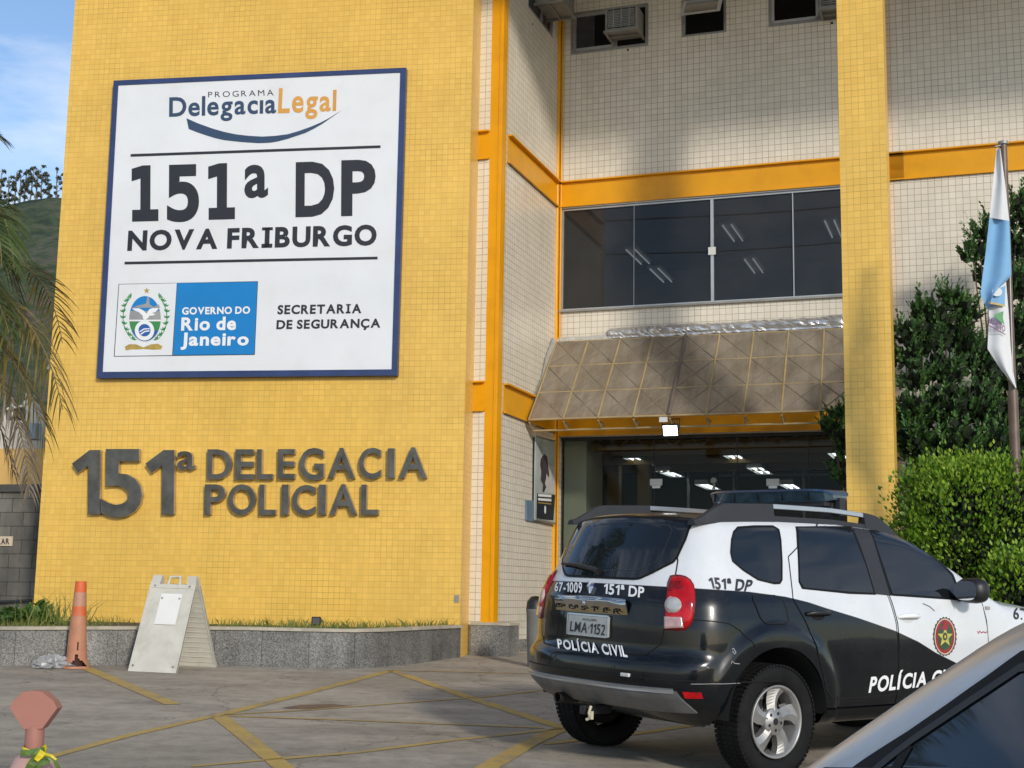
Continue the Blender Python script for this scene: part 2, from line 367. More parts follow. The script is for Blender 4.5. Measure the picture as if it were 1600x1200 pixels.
# steel column with its raised rib
m = MB(); m.fbox(FC, 0, .18, -.217, 0, -.6, TOP, skip='k'); m.fbox(FC, .128, .150, 0, .012, -.6, TOP, skip='k'); part('steel_column', m, 'orange', bevel=.006)
# return wall with its little window, entrance wall with its openings
z_rb0, z_rb1 = FR.az(797.0, 256)[1], FR.az(797.8, 212)[1]
zb_lo, zb_hi = FB.az(878, 325)[1], FB.az(880, 285)[1]
zc_lo, zc_hi = FB.az(878, 682)[1], FB.az(878, 655)[1]
def rect_px(F, u0, v0, u1, v1):
    a0, z1 = F.az(u0, v0); a1, z0 = F.az(u1, v1); return (a0, a1, z0, z1)
H1 = rect_px(FB, 892, 20, 1013, 71); H2 = rect_px(FB, 1065, 0, 1135, 50); H3 = rect_px(FB, 1200, -25, 1340, 26)
HW = (0.06, FB.az(1345, 300)[0], FB.az(1110, 473)[1], FB.az(1110, 308)[1])
zfl = -.42
HL = (0.07, FB.az(1372, 700)[0], zfl, zc_lo-.01)
HR = rect_px(FR, 826, -30, 864, 60)
m = MB(); m.wall(FB, 0, 9.5, -1.2, TOP, [H1, H2, H3, HW, HL], depth=.16); part('entrance_wall', m, 'beige_tile')
m = MB(); m.wall(FR, -.05, RL, -1.2, TOP, [HR], depth=.14); part('return_wall', m, 'beige_tile')
def ibeam(name, F, a0, a1, z0, z1, web=.012, fl=.075, t=.022):
    m = MB(); m.fbox(F, a0, a1, 0, web, z0, z1, skip='k')
    m.fbox(F, a0, a1, 0, fl, z1-t, z1, skip='k'); m.fbox(F, a0, a1, 0, fl*.6, z0, z0+t, skip='k'); return part(name, m, 'orange')
ibeam('steel_band', FB, .04, FB.az(1345, 300)[0]+.6, zb_lo, zb_hi); ibeam('steel_band', FR, 0.0, RL, zb_lo, zb_hi)
ibeam('steel_band', FB, FB.az(1388, 250)[0], 9.4, zb_lo, zb_hi)
zl_hi, zl_lo = FR.az(791.3, 601)[1], FR.az(790.6, 647.5)[1]
ibeam('steel_band', FR, 0.0, RL-.04, zl_lo, zl_hi); ibeam('steel_band', FS, 0.0, .163, zb_lo, zb_hi); ibeam('steel_band', FS, 0.0, .163, zl_lo, zl_hi)
ibeam('steel_band', FB, .04, HL[1]+.3, zc_lo, zc_hi+.05)
m = MB(); m.tube([FB.p(.0, .05, -.6), FB.p(.0, .05, TOP)], .038, 10); m.tube([FB.p(.055, .02, -.6), FB.p(.055, .02, TOP)], .018, 8); part('corner_pole', m, 'orange')
ap = FB.az(1391, 430)[0]
m = MB(); m.fbox(FB, ap-.06, ap+.03, 0, .10, -.6, TOP, skip='k'); part('steel_column', m, 'orange')
# roof slab above the entrance court (its eave keeps the upper wall in shade)
m = MB(); m.fbox(FB, -4.0, 14.5, .0, 5.6, 11.05, 11.35); part('roof_slab', m, 'cement')
m = MB(); m.fbox(FB, -6, 9.5, -7, -.2, TOP-.3, TOP); part('roof_slab', m, 'cement')
# free-standing tiled pillar
pl0 = on_depth(1310, 5, 15.2); pl1 = on_depth(1383, 5, 15.2)
FP = Frame(pl0, A2); pw = float((pl1-pl0)@FP.u)*1.0
FP = Frame(on_depth(1319.5, 600, 15.2), A2); pw = FP.az(1394.5, 600)[0]
m = MB(); m.fbox(FP, 0, pw, -.42, 0, -.8, TOP); part('tiled_pillar', m, 'yellow_tile')
# upper strip window
def window(F, h, b=-.05, fw=.045, frame='alu', glass_m=None, name='window', mull=()):
    a0, a1, z0, z1 = h; m = MB()
    m.fbox(F, a0, a1, b-.03, b+.03, z0, z0+fw); m.fbox(F, a0, a1, b-.03, b+.03, z1-fw, z1)
    m.fbox(F, a0, a0+fw, b-.03, b+.03, z0+fw, z1-fw); m.fbox(F, a1-fw, a1, b-.03, b+.03, z0+fw, z1-fw)
    for (x, w) in mull: m.fbox(F, x-w/2, x+w/2, b-.026, b+.028, z0+fw, z1-fw)
    w = part(name, m, frame)
    if glass_m is not None:
        g = MB(); g.quad([F.p(a0+fw, b, z0+fw), F.p(a1-fw, b, z0+fw), F.p(a1-fw, b, z1-fw), F.p(a0+fw, b, z1-fw)]); part('pane', g, glass_m, w)
    return w
G_TINT = glass('tinted_glass', (.42, .42, .42), 1.52, .01, .8, .045); G_CLEAR = glass('clear_glass', (.80, .82, .79), 1.5, .01, .3); G_DARK = glass('dark_glass', (.35, .35, .35), 1.5, .03, .8)
wm = FB.az(1112.4, 400)[0]; ws = FB.az(1239.5, 400)[0]; wl = FB.az(990, 400)[0]
w = window(FB, HW, -.045, .03, 'alu', G_TINT, 'strip_window', [(wm, .045), (ws, .014), (wl, .005)])
m = MB(); m.fbox(FB, wm-.055, wm+.055, -.02, .0, FB.az(1112, 398)[1], FB.az(1112, 386)[1]); part('latch', m, 'lamp_white', w, bevel=.01)
m = MB(); m.fbox(FB, HW[0]-.02, HW[1], -.03, .05, HW[2]-.03, HW[2]); part('window_sill', m, 'alu_old', w)
m = MB(); m.fbox(FB, HW[0], HW[1], -.02, .015, HW[3], HW[3]+.035); part('head_rail', m, 'alu', w)
# small windows high up
def small(F, h, name='small_window'): return window(F, h, -.04, .05, 'alu_old', G_DARK, name, [((h[0]*.42+h[1]*.58), .05)])
w1 = small(FB, H1); w3 = small(FB, H3); wr = small(FR, HR)
for w, h, F in ((w1, H1, FB), (w3, H3, FB)):
    m = MB(); q = .05; a1 = h[0]*.42+h[1]*.58-.02
    for bx in ((h[0]+q, a1, h[2]+q, h[2]+q+.04), (h[0]+q, a1, h[3]-q-.03, h[3]-q), (h[0]+q, h[0]+q+.035, h[2]+q, h[3]-q), (a1-.035, a1, h[2]+q, h[3]-q)):
        m.fbox(F, bx[0], bx[1], -.035, .0, bx[2], bx[3])
    part('sash', m, 'alu', w)
w2 = window(FB, H2, -.06, .045, 'alu_old', None, 'vent_window')
# tilted open sash of the vent window
s0 = (H2[0]+.03, H2[1]-.05); zt = H2[3]-.03; zb_ = H2[2]+.24; out_ = .26
def sp(a, t): return FB.p(a, -.02+out_*t, zt+(zb_-zt)*t)
m = MB()
for (a0, a1, t0, t1) in ((s0[0], s0[1], .9, 1.0), (s0[0], s0[1], 0, .1), (s0[0], s0[0]+.05, .1, .9), (s0[1]-.05, s0[1], .1, .9)):
    P = [sp(a0, t0), sp(a1, t0), sp(a1, t1), sp(a0, t1)]; m.prism(P, FB.n*.03)
sx_ = part('open_sash', m, 'lamp_white', w2); g = MB(); g.quad([sp(s0[0]+.05, .1), sp(s0[1]-.05, .1), sp(s0[1]-.05, .9), sp(s0[0]+.05, .9)]); part('pane', g, glass('frosted_glass', (.5, .5, .5), 1.5, .2), sx_)
# rooms behind the glass: one at street level, one upstairs
def room(F, a0, a1, b0, z0, z1, ml, name):
    m = MB(); P = F.p; b1 = -.161
    m.quad([P(a0, b0, z0), P(a1, b0, z0), P(a1, b0, z1), P(a0, b0, z1)]); m.quad([P(a0, b1, z1), P(a1, b1, z1), P(a1, b0, z1), P(a0, b0, z1)])
    m.quad([P(a0, b1, z0), P(a0, b0, z0), P(a0, b0, z1), P(a0, b1, z1)]); m.quad([P(a1, b1, z0), P(a1, b0, z0), P(a1, b0, z1), P(a1, b1, z1)])
    part(name, m, ml); m = MB(); m.quad([P(a0, b1, z0), P(a1, b1, z0), P(a1, b0, z0), P(a0, b0, z0)]); part(name+'_floor', m, 'room_floor')
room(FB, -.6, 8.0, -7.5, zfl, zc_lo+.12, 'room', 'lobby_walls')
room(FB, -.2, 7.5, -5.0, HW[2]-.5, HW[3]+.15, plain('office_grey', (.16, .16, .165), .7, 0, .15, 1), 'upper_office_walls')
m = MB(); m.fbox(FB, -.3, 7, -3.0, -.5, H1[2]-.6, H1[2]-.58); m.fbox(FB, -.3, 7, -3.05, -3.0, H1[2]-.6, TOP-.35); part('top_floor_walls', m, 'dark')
# lobby: sliding glass front, posts, interior columns and beams
m = MB()
for a in (HL[0]+.02, FB.az(1020, 700)[0], FB.az(1150, 700)[0], FB.az(1262, 700)[0], HL[1]-.02): m.fbox(FB, a-.006, a+.006, -.11, -.09, HL[2], HL[3])
m.fbox(FB, HL[0], HL[1], -.12, -.07, HL[3]-.05, HL[3]); lb = part('glass_front', m, 'dark')
m = MB(); m.quad([FB.p(HL[0], -.095, HL[2]), FB.p(HL[1], -.095, HL[2]), FB.p(HL[1], -.095, HL[3]), FB.p(HL[0], -.095, HL[3])]); part('pane', m, G_CLEAR, lb)
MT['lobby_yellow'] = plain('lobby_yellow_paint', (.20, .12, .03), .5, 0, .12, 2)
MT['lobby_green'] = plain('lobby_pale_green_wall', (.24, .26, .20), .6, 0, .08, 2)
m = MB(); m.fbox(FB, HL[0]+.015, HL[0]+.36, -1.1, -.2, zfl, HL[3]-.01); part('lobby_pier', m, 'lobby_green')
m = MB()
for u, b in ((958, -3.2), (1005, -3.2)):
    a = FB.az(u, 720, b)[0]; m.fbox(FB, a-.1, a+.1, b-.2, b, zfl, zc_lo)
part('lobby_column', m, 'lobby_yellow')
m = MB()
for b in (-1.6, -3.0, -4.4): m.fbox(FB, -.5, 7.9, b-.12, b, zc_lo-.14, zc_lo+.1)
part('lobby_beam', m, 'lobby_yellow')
m = MB()
for k in range(12):                                      # open-web truss just inside the glass
    a = .2+k*.42
    m.tube([FB.p(a, -.6, zc_lo+.08), FB.p(a+.21, -.6, zc_lo-.12)], .014, 5); m.tube([FB.p(a+.42, -.6, zc_lo+.08), FB.p(a+.21, -.6, zc_lo-.12)], .014, 5)
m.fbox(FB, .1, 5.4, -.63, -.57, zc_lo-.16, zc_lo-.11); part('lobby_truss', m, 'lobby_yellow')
m = MB()
for u in (1075, 1146, 1255): a = FB.az(u, 720, -5.5)[0]; m.fbox(FB, a-.02, a+.02, -5.55, -5.5, zfl, zc_lo)
for v in (727, 742): z = FB.az(1200, v, -5.5)[1]; m.fbox(FB, 1.4, 7.5, -5.55, -5.51, z-.02, z+.02)
part('lobby_partition', m, 'alu_old')
# low stone plinth under the column, entrance steps
gzc = float(gz(0, 18.5))
pA, pz = FC.az(735, 972, .1); pB = FC.az(795, 970, .1)[0]
m = MB(); m.fbox(FC, pA+.01, pB, -.3, .10, -1.1, pz-.035); part('stone_plinth', m, 'granite'); m = MB(); m.fbox(FC, pA, pB+.015, -.3, .115, pz-.035, pz); part('plinth_coping', m, 'coping')
m = MB(); t0 = FR.az(806, 1005)[0]
for k in range(2): m.fbox(FR, t0+.1+k*.34, RL+1, -.02, 4.2, gzc-.45, gzc+.155*(k+1)+.02)
part('entrance_step', m, 'granite'); m = MB(); m.fbox(FR, t0+.1+.68, RL+.2, -.02, 4.3, gzc-.4, zfl); part('entrance_floor', m, 'granite')
# entrance canopy: orange lattice under a stained translucent sheet
cT0 = FB.hit(870, 534, .06); cT1 = FB.hit(1352, 511, .06); tb = RL-.84
cB0 = FB.hit(826, 656, tb); cB1 = FB.hit(1352, 640, tb)
def cq(s, t): return (cT0*(1-s)+cT1*s)*(1-t)+(cB0*(1-s)+cB1*s)*t
cn = np.cross(cT1-cT0, cB0-cT0); cn /= np.linalg.norm(cn); cn = -cn if cn[1] > 0 else cn
m = MB(); MX = MB(); NX = 9.15; cols = [k/NX for k in range(1, 10)]
cols = [c for c in cols if c < 1]
def strut(p, q, r=.016, off=-.03): m.tube([p+cn*off, q+cn*off], r, 6)
ed = [0.0]+cols+[1.0]
for c in ed: strut(cq(c, 0), cq(c, 1), .019, -.006)
for t in (0.005, .335, .67, .995): strut(cq(0, t), cq(1, t), .016, -.006)
for i in range(len(ed)-1):
    for (t0_, t1_) in ((0, .335), (.335, .67), (.67, 1)):
        Q_ = m; m = MX; strut(cq(ed[i], t0_), cq(ed[i+1], t1_), .010, .000); strut(cq(ed[i+1], t0_), cq(ed[i], t1_), .010, .000); m = Q_
for c in ed[:-1]:
    p = cq(c, 1)-cn*.045; q = p-FB.n*.32-np.array([0, 0, .02]); m.tube([p, q], .013, 6); m.tube([p-FB.n*.20+np.array([0, 0, .0]), p-FB.n*.20-np.array([0, 0, .11])], .012, 6); m.tube([p, p-FB.n*.20-np.array([0, 0, .11])], .012, 6)
p0 = cq(0, 1)-FB.n*.2-np.array([0, 0, .13]); p1 = cq(1, 1)-FB.n*.2-np.array([0, 0, .13]); m.tube([p0, p1], .016, 6)
MT['lattice'] = plain('lattice_orange_paint', (.38, .28, .135), .6, 0, .2, 4)
cp = part('canopy', m, 'lattice'); part('cross_bracing', MX, plain('shaded_bracing', (.19, .155, .108), .6, 0, .25, 3), cp)  # bracing coloured darker than the bars to stand in for shade on it
def sheet_mat():
    ms = bpy.data.materials.new('stained_translucent_sheet'); ms.use_nodes = True; nt = ms.node_tree; b = nt.nodes['Principled BSDF']; o = nt.nodes['Material Output']
    n = noise(nt, 1.5, 8, .68, coord='UV', sc=(.9, 1, 1)); r = ramp(nt, n.outputs['Fac'], [(.3, (.25, .21, .155)), (.55, (.345, .30, .235)), (.75, (.41, .365, .30))])
    n2 = noise(nt, 2.2, 7, .7, coord='UV', sc=(2.6, .5, 1)); r2 = ramp(nt, n2.outputs['Fac'], [(.42, (1, 1, 1)), (.7, (.62, .56, .52))]); c = mixc(nt, 1, r.outputs[0], r2.outputs[0], 'MULTIPLY')
    nt.links.new(c, b.inputs['Base Color']); setin(b, Roughness=.35); t = N(nt, 'ShaderNodeBsdfTransparent'); t.inputs[0].default_value = (.85, .78, .66, 1); mx = N(nt, 'ShaderNodeMixShader')
    r3 = ramp(nt, n.outputs['Fac'], [(.3, .34), (.7, .22)]); nt.links.new(r3.outputs[0], mx.inputs[0]); nt.links.new(b.outputs[0], mx.inputs[1]); nt.links.new(t.outputs[0], mx.inputs[2]); nt.links.new(mx.outputs[0], o.inputs[0]); return ms
m = MB(); NS = 24; NT = 8; V = []; UVs = []
for j in range(NT+1):
    for i in range(NS+1):
        s, t = i/NS, j/NT; V.append(cq(s, t)+cn*(.004+.004*math.sin(i*1.7+j))); UVs.append((s*4.6, t*1.9))
m.add(V, [(j*(NS+1)+i, j*(NS+1)+i+1, (j+1)*(NS+1)+i+1, (j+1)*(NS+1)+i) for j in range(NT) for i in range(NS)], UVs, smooth=True); part('sheet', m, sheet_mat(), cp)
m = MB(); s = 4/NX; m.tube([cq(s, 0)+cn*.02, cq(s, 1)+cn*.02], .026, 6); part('joint_strip', m, plain('grey_joint_strip', (.16, .13, .11), .6, 0, .2, 4), cp)
# crumpled foil flashing along wall and side
MT['foil'] = plain('crumpled_foil', (.62, .62, .62), .28, .75, .12, 5, bumps=.01)
MT['foil_dull'] = plain('dull_sealing_tape', (.50, .49, .45), .6, .1, .15, 6, bumps=.01)
def foil(name, top, bot, ml, bulge=.05, n=90, k=6, amp=.018):
    m = MB(); V = []; top = np.array(top); bot = np.array(bot)
    def at(pl, s):
        x = s*(len(pl)-1); i = min(int(x), len(pl)-2); return pl[i]*(1-(x-i))+pl[i+1]*(x-i)
    for i in range(n+1):
        for j in range(k+1):
            s, t = i/n, j/k; p = at(top, s)*(1-t)+at(bot, s)*t
            V.append(p + FB.n*(bulge*math.sin(math.pi*min(1, t*1.1+.05))+amp*(RNG.random()-.3)) + np.array([0, 0, amp*.6*(RNG.random()-.5)*(1 if 0 < t else 1.4)]))
    m.add(V, [(i*(k+1)+j, (i+1)*(k+1)+j, (i+1)*(k+1)+j+1, i*(k+1)+j+1) for i in range(n) for j in range(k)], smooth=False); return part(name, m, ml, cp)
hb = lambda u, v, b=.015: FB.hit(u, v, b)
foil('foil_flashing', [hb(952, 513), hb(1040, 508), hb(1150, 503), hb(1314, 493), hb(1360, 490)], [hb(950, 529, .07), hb(1040, 525, .07), hb(1150, 519, .07), hb(1314, 512, .07), hb(1360, 509, .07)], 'foil', .05, 110)
foil('foil_flashing', [hb(870, 527), hb(910, 526), hb(953, 522)], [hb(868, 539, .07), hb(910, 534, .07), hb(953, 530, .07)], 'foil_dull', .02, 40, 4, .01)
hr = lambda u, v: FR.hit(u, v, .02)
foil('foil_flashing', [hr(864, 527), hr(852, 560), hr(846, 590), hr(832, 625)], [hr(874, 536), hr(862, 568), hr(852, 602), hr(845, 627)], 'foil_dull', .02, 30, 4, .014)
# ---------------------------------------------------------------- sign board
sfY = lambda b: (lambda u, v: FY.hit(u, v, b))
SG = thing('sign_board', 'large white police station sign with dark blue frame on yellow wall', 'sign', FY.hit(385, 588, .1))
SB = .10; fr = [(177.5, 125.8), (634.6, 105.5), (620.5, 586.5), (150.8, 590.8)]; inn = [(184.5, 133), (625.5, 113), (612, 577), (160, 581)]
S = sfY(SB); pf = [S(*q) for q in fr]; pi_ = [S(*q) for q in inn]
m = MB(); m.prism([q-FY.n*.012 for q in pi_], -FY.n*.05); obj('face_panel', m, MT['white_panel'], SG)
m = MB()
for i in range(4): j = (i+1) % 4; m.prism([pf[i], pf[j], pi_[j], pi_[i]], -FY.n*.085)
obj('frame', m, MT['navy'], SG)
m = MB()
for (q, r) in (((560, 113.6), (563, 113.4)), ((624.5, 224), (631, 224)), ((165.5, 467), (157, 467.5))): pass
_l = [0.004]
def ink(name, mb_or, m, parent=SG):
    for q in (mb_or if isinstance(mb_or, list) else [mb_or]): o = obj(name, q, MT[m], parent, recalc=False)
    return o
c5 = (150, 100); c4 = (250, 120); c3 = (170, 430)
SI = sfY(SB-.008); SI2 = sfY(SB-.005); SI3 = sfY(SB-.003); SI4 = sfY(SB-.001); SI5 = sfY(SB+.001)
def TQ(o, s, bl, br, tl, tr): return Z(o, s, [bl, br, tl, tr])
ink('program_word', text_mb('PROGRAMA', TQ(c4, 5.517, (415, 178), (980, 160), (415, 130), (976, 110)), SI, -.004, gap=.26), 'ink')
ink('logo_word', text_mb('Delegac\u0131a', TQ(c4, 5.517, (78, 340), (1000, 308), (80, 182), (1003, 148)), SI, .022, gap=.075), 'logo_navy')
ink('logo_word', text_mb('Legal', TQ(c4, 5.517, (1016, 308), (1518, 288), (1026, 104), (1522, 118)), SI, .022, gap=.075), 'logo_gold')
sw = [(228, 357), (330, 402), (450, 445), (550, 474), (650, 495), (760, 508), (880, 515), (990, 509), (1100, 495), (1200, 466), (1300, 430), (1380, 396), (1450, 360), (1568, 287), (1400, 405), (1325, 448), (1250, 485), (1100, 535), (1020, 556), (950, 568), (850, 572), (700, 562), (550, 545), (470, 527), (400, 505), (320, 478), (248, 450)]
ink('logo_swoosh', poly_mb(Z(c4, 5.517, sw), SI), 'logo_navy')
for (x0, y0, x1, y1) in ((204, 242.7, 594.6, 229), (194.6, 411, 590, 403)): ink('rule', poly_mb([(x0, y0-2), (x1, y1-2), (x1, y1+2.2), (x0, y0+2.2)], SI), 'ink')
for ch, x0, x1, y0, y1 in (('1', 133, 234, 580, 393), ('5', 266, 386, 579, 390), ('1', 420, 521, 573, 385), ('a', 556, 645, 496, 330), ('D', 748, 893, 566, 377), ('P', 919, 1048, 562, 370)):
    d = -.03*(x1-x0); k = (x1-x0)*-.02
    ink('numeral', text_mb(ch, TQ(c5, 2.4, (x0, y0), (x1, y0+d), (x0-k*.4, y1), (x1-k*.4, y1+d)), SI, .024 if ch == 'a' else .032, face='mono' if ch in '15' else 'sans'), 'ink')
ink('town_name', words('NOVA FRIBURGO', TQ(c5, 2.4, (117, 697), (1052, 676), (121, 629), (1053, 606)), SI, .039, True, .09), 'ink')
ink('office_name', words('SECRETARIA', TQ(c5, 2.4, (680, 937), (995, 933), (682, 906), (996, 901)), SI, .036, True, .095), 'ink')
ink('office_name', words('DE SEGURAN\u00c7A', TQ(c5, 2.4, (676, 993), (1066, 987), (678, 962), (1067, 956)), SI, .036, True, .095), 'ink')
ink('crest_box', poly_mb(Z(c3, 6.4, [(98, 88), (1492, 60), (1460, 796), (50, 814)]), SI), 'ink')
ink('crest_field', poly_mb(Z(c3, 6.4, [(104, 93), (680, 80), (633, 800), (58, 808)]), SI2), 'white_panel')
ink('blue_field', poly_mb(Z(c3, 6.4, [(684, 79), (1486, 66), (1455, 790), (640, 799)]), SI2), 'sky_ink')
ink('government_word', words('GOVERNO DO', TQ(c3, 6.4, (732, 391), (1412, 381), (734, 325), (1414, 315)), SI3, .036, gap=.085), 'white_ink')
ink('government_word', words('Rio de', TQ(c3, 6.4, (722, 549), (1270, 541), (728, 428), (1276, 418)), SI3, .034, gap=.08), 'white_ink')
ink('government_word', words('Janeiro', TQ(c3, 6.4, (718, 700), (1397, 696), (726, 580), (1402, 578)), SI3, .034, gap=.08), 'white_ink')
def ell(cx_, cy_, rx, ry, a0=0, a1=360, n=48, lean=0.0):
    return [(cx_+rx*math.cos(math.radians(a))-lean*ry*math.sin(math.radians(a)), cy_+ry*math.sin(math.radians(a))) for a in np.linspace(a0, a1, n)]
E_ = lambda pts, surf, mt, name='crest_shape': ink(name, poly_mb(Z(c3, 6.4, pts), surf), mt)
E_(ell(362, 434, 158, 226), SI3, 'grey_ink')
E_(ell(362, 434, 158, 226, 200, 340)[::-1], SI4, 'sky_ink')                                  # sky
E_([(232, 325), (300, 300), (372, 285), (385, 215), (402, 215), (408, 290), (450, 318), (500, 290), (512, 325)], SI5, 'grey_ink')   # the peak
E_(ell(362, 434, 158, 226, 8, 172), SI4, 'green_ink'); E_(ell(362, 434, 158, 226, 32, 148), SI5, 'blue_ink')
E_([(206, 445), (519, 445), (519, 460), (206, 460)], sfY(SB+.002), 'white_ink')
E_(ell(357, 553, 97, 100), sfY(SB+.003), 'white_ink'); E_(ell(357, 550, 60, 62), sfY(SB+.004), 'blue_ink')
E_([(305, 562), (350, 532), (410, 530), (410, 540), (355, 543), (308, 572)], sfY(SB+.005), 'white_ink'); E_([(315, 585), (360, 556), (408, 550), (406, 562), (362, 568), (322, 597)], sfY(SB+.005), 'white_ink')
E_([(232, 332), (300, 330), (345, 352), (378, 385), (405, 340), (440, 328), (503, 328), (470, 365), (432, 380), (468, 388), (440, 405), (408, 405), (395, 425), (360, 455), (340, 430), (338, 405), (300, 370), (255, 352)], sfY(SB+.003), 'white_ink', 'crest_eagle')
st_ = []
for k in range(10):
    r = 34 if k % 2 == 0 else 14; a = math.radians(-90+36*k); st_.append((379+r*math.cos(a), 155+r*math.sin(a)))
E_(st_, SI3, 'gold_ink', 'crest_star')
for side in (-1, 1):
    lm_ = MB(); stem = []
    for k in range(9):
        a = math.radians(-52+k*13.5); bx = 362+side*(212*math.cos(a)+8); by = 425+262*math.sin(a); stem.append((bx, by))
        for w in (-1, 0, 1):
            ang = (math.radians(-90)-side*a*.9)+w*.75; ux, uy = math.cos(ang), math.sin(ang); L = 46 if w else 40; h = 9
            P = [(bx, by), (bx+ux*L*.5-uy*h, by+uy*L*.5+ux*h), (bx+ux*L, by+uy*L), (bx+ux*L*.5+uy*h, by+uy*L*.5-ux*h)]; poly_mb(Z(c3, 6.4, P), SI3, lm_)
    poly_mb(Z(c3, 6.4, [(x-4, y) for x, y in stem]+[(x+4, y) for x, y in stem[::-1]]), SI3, lm_); ink('crest_laurel', lm_, 'green_ink')

E_([(160, 715), (205, 690), (270, 690), (345, 722), (420, 692), (490, 684), (537, 712), (520, 742), (450, 745), (405, 742), (345, 738), (290, 742), (225, 742), (170, 752)], SI3, 'gold_ink', 'crest_ribbon')
# ---------------------------------------------------------------- raised metal letters
LT = thing('metal_lettering', 'raised dark metal letters reading 151a Delegacia Policial on yellow wall', 'lettering', FY.hit(390, 805, .02))
k5 = (100, 690); k6 = (400, 690)
LL = [(k5, '1', 62, 300, 605, 70), (k5, '5', 305, 652, 608, 78), (k5, '1', 675, 918, 605, 70), (k5, 'a', 940, 1094, 228, 12), (k5, 'D', 1192, 1395, 308, 70), (k5, 'E', 1425, 1580, 308, 70),
      (k6, 'L', 5, 140, 307, 70), (k6, 'E', 180, 324, 304, 68), (k6, 'G', 360, 566, 312, 62), (k6, 'A', 598, 826, 300, 60), (k6, 'C', 855, 1042, 300, 60), (k6, 'I', 1095, 1155, 298, 62), (k6, 'A', 1190, 1427, 297, 55),
      (k5, 'P', 1170, 1342, 602, 362), (k5, 'O', 1365, 1596, 602, 364), (k6, 'L', 25, 165, 604, 364), (k6, 'I', 212, 270, 603, 364), (k6, 'C', 300, 492, 604, 370), (k6, 'I', 522, 582, 603, 364), (k6, 'A', 612, 842, 602, 362), (k6, 'L', 875, 1022, 603, 364)]
for o_, ch, x0, x1, y0, y1 in LL:
    q = TQ(o_, 5.333, (x0, y0), (x1-4, y0), (x0+3, y1), (x1, y1)); V, F = compose(ch, .022 if ch in '15' else .012 if ch == 'a' else .018)
    p = quad_px(V, q); P = FY.hit(p[:, 0], p[:, 1], .085); m = MB(); m.add(P, F)
    cnt = {}
    for f in F:
        for i in range(len(f)): e = (f[i], f[(i+1) % len(f)]); cnt[e] = 1
    B = [e for e in cnt if (e[1], e[0]) not in cnt]
    for a, b in B: m.add([P[a], P[b], P[b]-FY.n*.07, P[a]-FY.n*.07], [(0, 1, 2, 3)], mi=1)
    obj('letter', m, [MT['steel_letter'], MT['steel_side']], LT, recalc=False)
# ---------------------------------------------------------------- ground and markings
def asphalt():
    m, nt, b = mat('worn_asphalt'); n1 = noise(nt, 90, 6, .7); n2 = noise(nt, .55, 8, .62); n3 = noise(nt, 1.0, 6, .6, sc=(.5, 1.9, 1)); n4 = noise(nt, 7, 6, .65)
    r1 = ramp(nt, n1.outputs['Fac'], [(.25, .70), (.75, 1.25)]); r2 = ramp(nt, n2.outputs['Fac'], [(.3, (.325, .28, .215)), (.5, (.42, .362, .283)), (.72, (.49, .43, .335))])
    r3 = ramp(nt, n3.outputs['Fac'], [(.35, .76), (.6, 1.05)]); r4 = ramp(nt, n4.outputs['Fac'], [(.38, .72), (.55, 1.0)])
    c = mixc(nt, 1, r2.outputs[0], r1.outputs[0], 'MULTIPLY'); c = mixc(nt, 1, c, r3.outputs[0], 'MULTIPLY'); c = mixc(nt, .7, c, r4.outputs[0], 'MULTIPLY')
    v = N(nt, 'ShaderNodeTexVoronoi'); v.feature = 'DISTANCE_TO_EDGE'; t = N(nt, 'ShaderNodeTexCoord'); wn_ = noise(nt, 1.4, 5, .6); vm = N(nt, 'ShaderNodeVectorMath', operation='MULTIPLY_ADD'); vm.inputs[1].default_value = (.9, .9, .9)
    nt.links.new(wn_.outputs['Color'], vm.inputs[0]); nt.links.new(t.outputs['Object'], vm.inputs[2]); nt.links.new(vm.outputs[0], v.inputs['Vector']); v.inputs['Scale'].default_value = .42
    cr = ramp(nt, v.outputs['Distance'], [(.0, .45), (.007, 1.0)]); c = mixc(nt, .8, c, cr.outputs[0], 'MULTIPLY')
    n5 = noise(nt, 1.1, 3, .5); oil = ramp(nt, n5.outputs['Fac'], [(.60, 1.0), (.74, .58)]); c = mixc(nt, 1, c, oil.outputs[0], 'MULTIPLY')
    nt.links.new(c, b.inputs['Base Color']); setin(b, Roughness=.82); bump(nt, n1.outputs['Fac'], .5, .006, b); return m
MT['asphalt'] = asphalt()
xs = np.concatenate([[-900, -400, -150, -60, -30], np.linspace(-14, 14, 57), [30, 60, 150, 400, 900]]); ys = np.concatenate([[-900, -400, -150, -60, -20], np.linspace(-6, 24, 61), [35, 60, 150, 400, 900]])
m = MB(); V = [(x, y, gz(x, y)) for y in ys for x in xs]; nx = len(xs)
m.add(V, [(j*nx+i, j*nx+i+1, (j+1)*nx+i+1, (j+1)*nx+i) for j in range(len(ys)-1) for i in range(nx-1)], smooth=True)
g = obj('ground', m, MT['asphalt']); tag(g, 'worn grey forecourt paving sloping up to the building', 'ground', kind='structure')
def paint():
    m, nt, b = mat('worn_yellow_paint'); n = noise(nt, 22, 8, .72); n2 = noise(nt, 2.2, 5, .6)
    a = mixc(nt, .5, n.outputs['Fac'], n2.outputs['Fac']); r = ramp(nt, a, [(.40, (.29, .235, .15)), (.5, (.46, .31, .085)), (.66, (.56, .38, .10))])
    nt.links.new(r.outputs[0], b.inputs['Base Color']); setin(b, Roughness=.75); return m
MT['paint'] = paint()
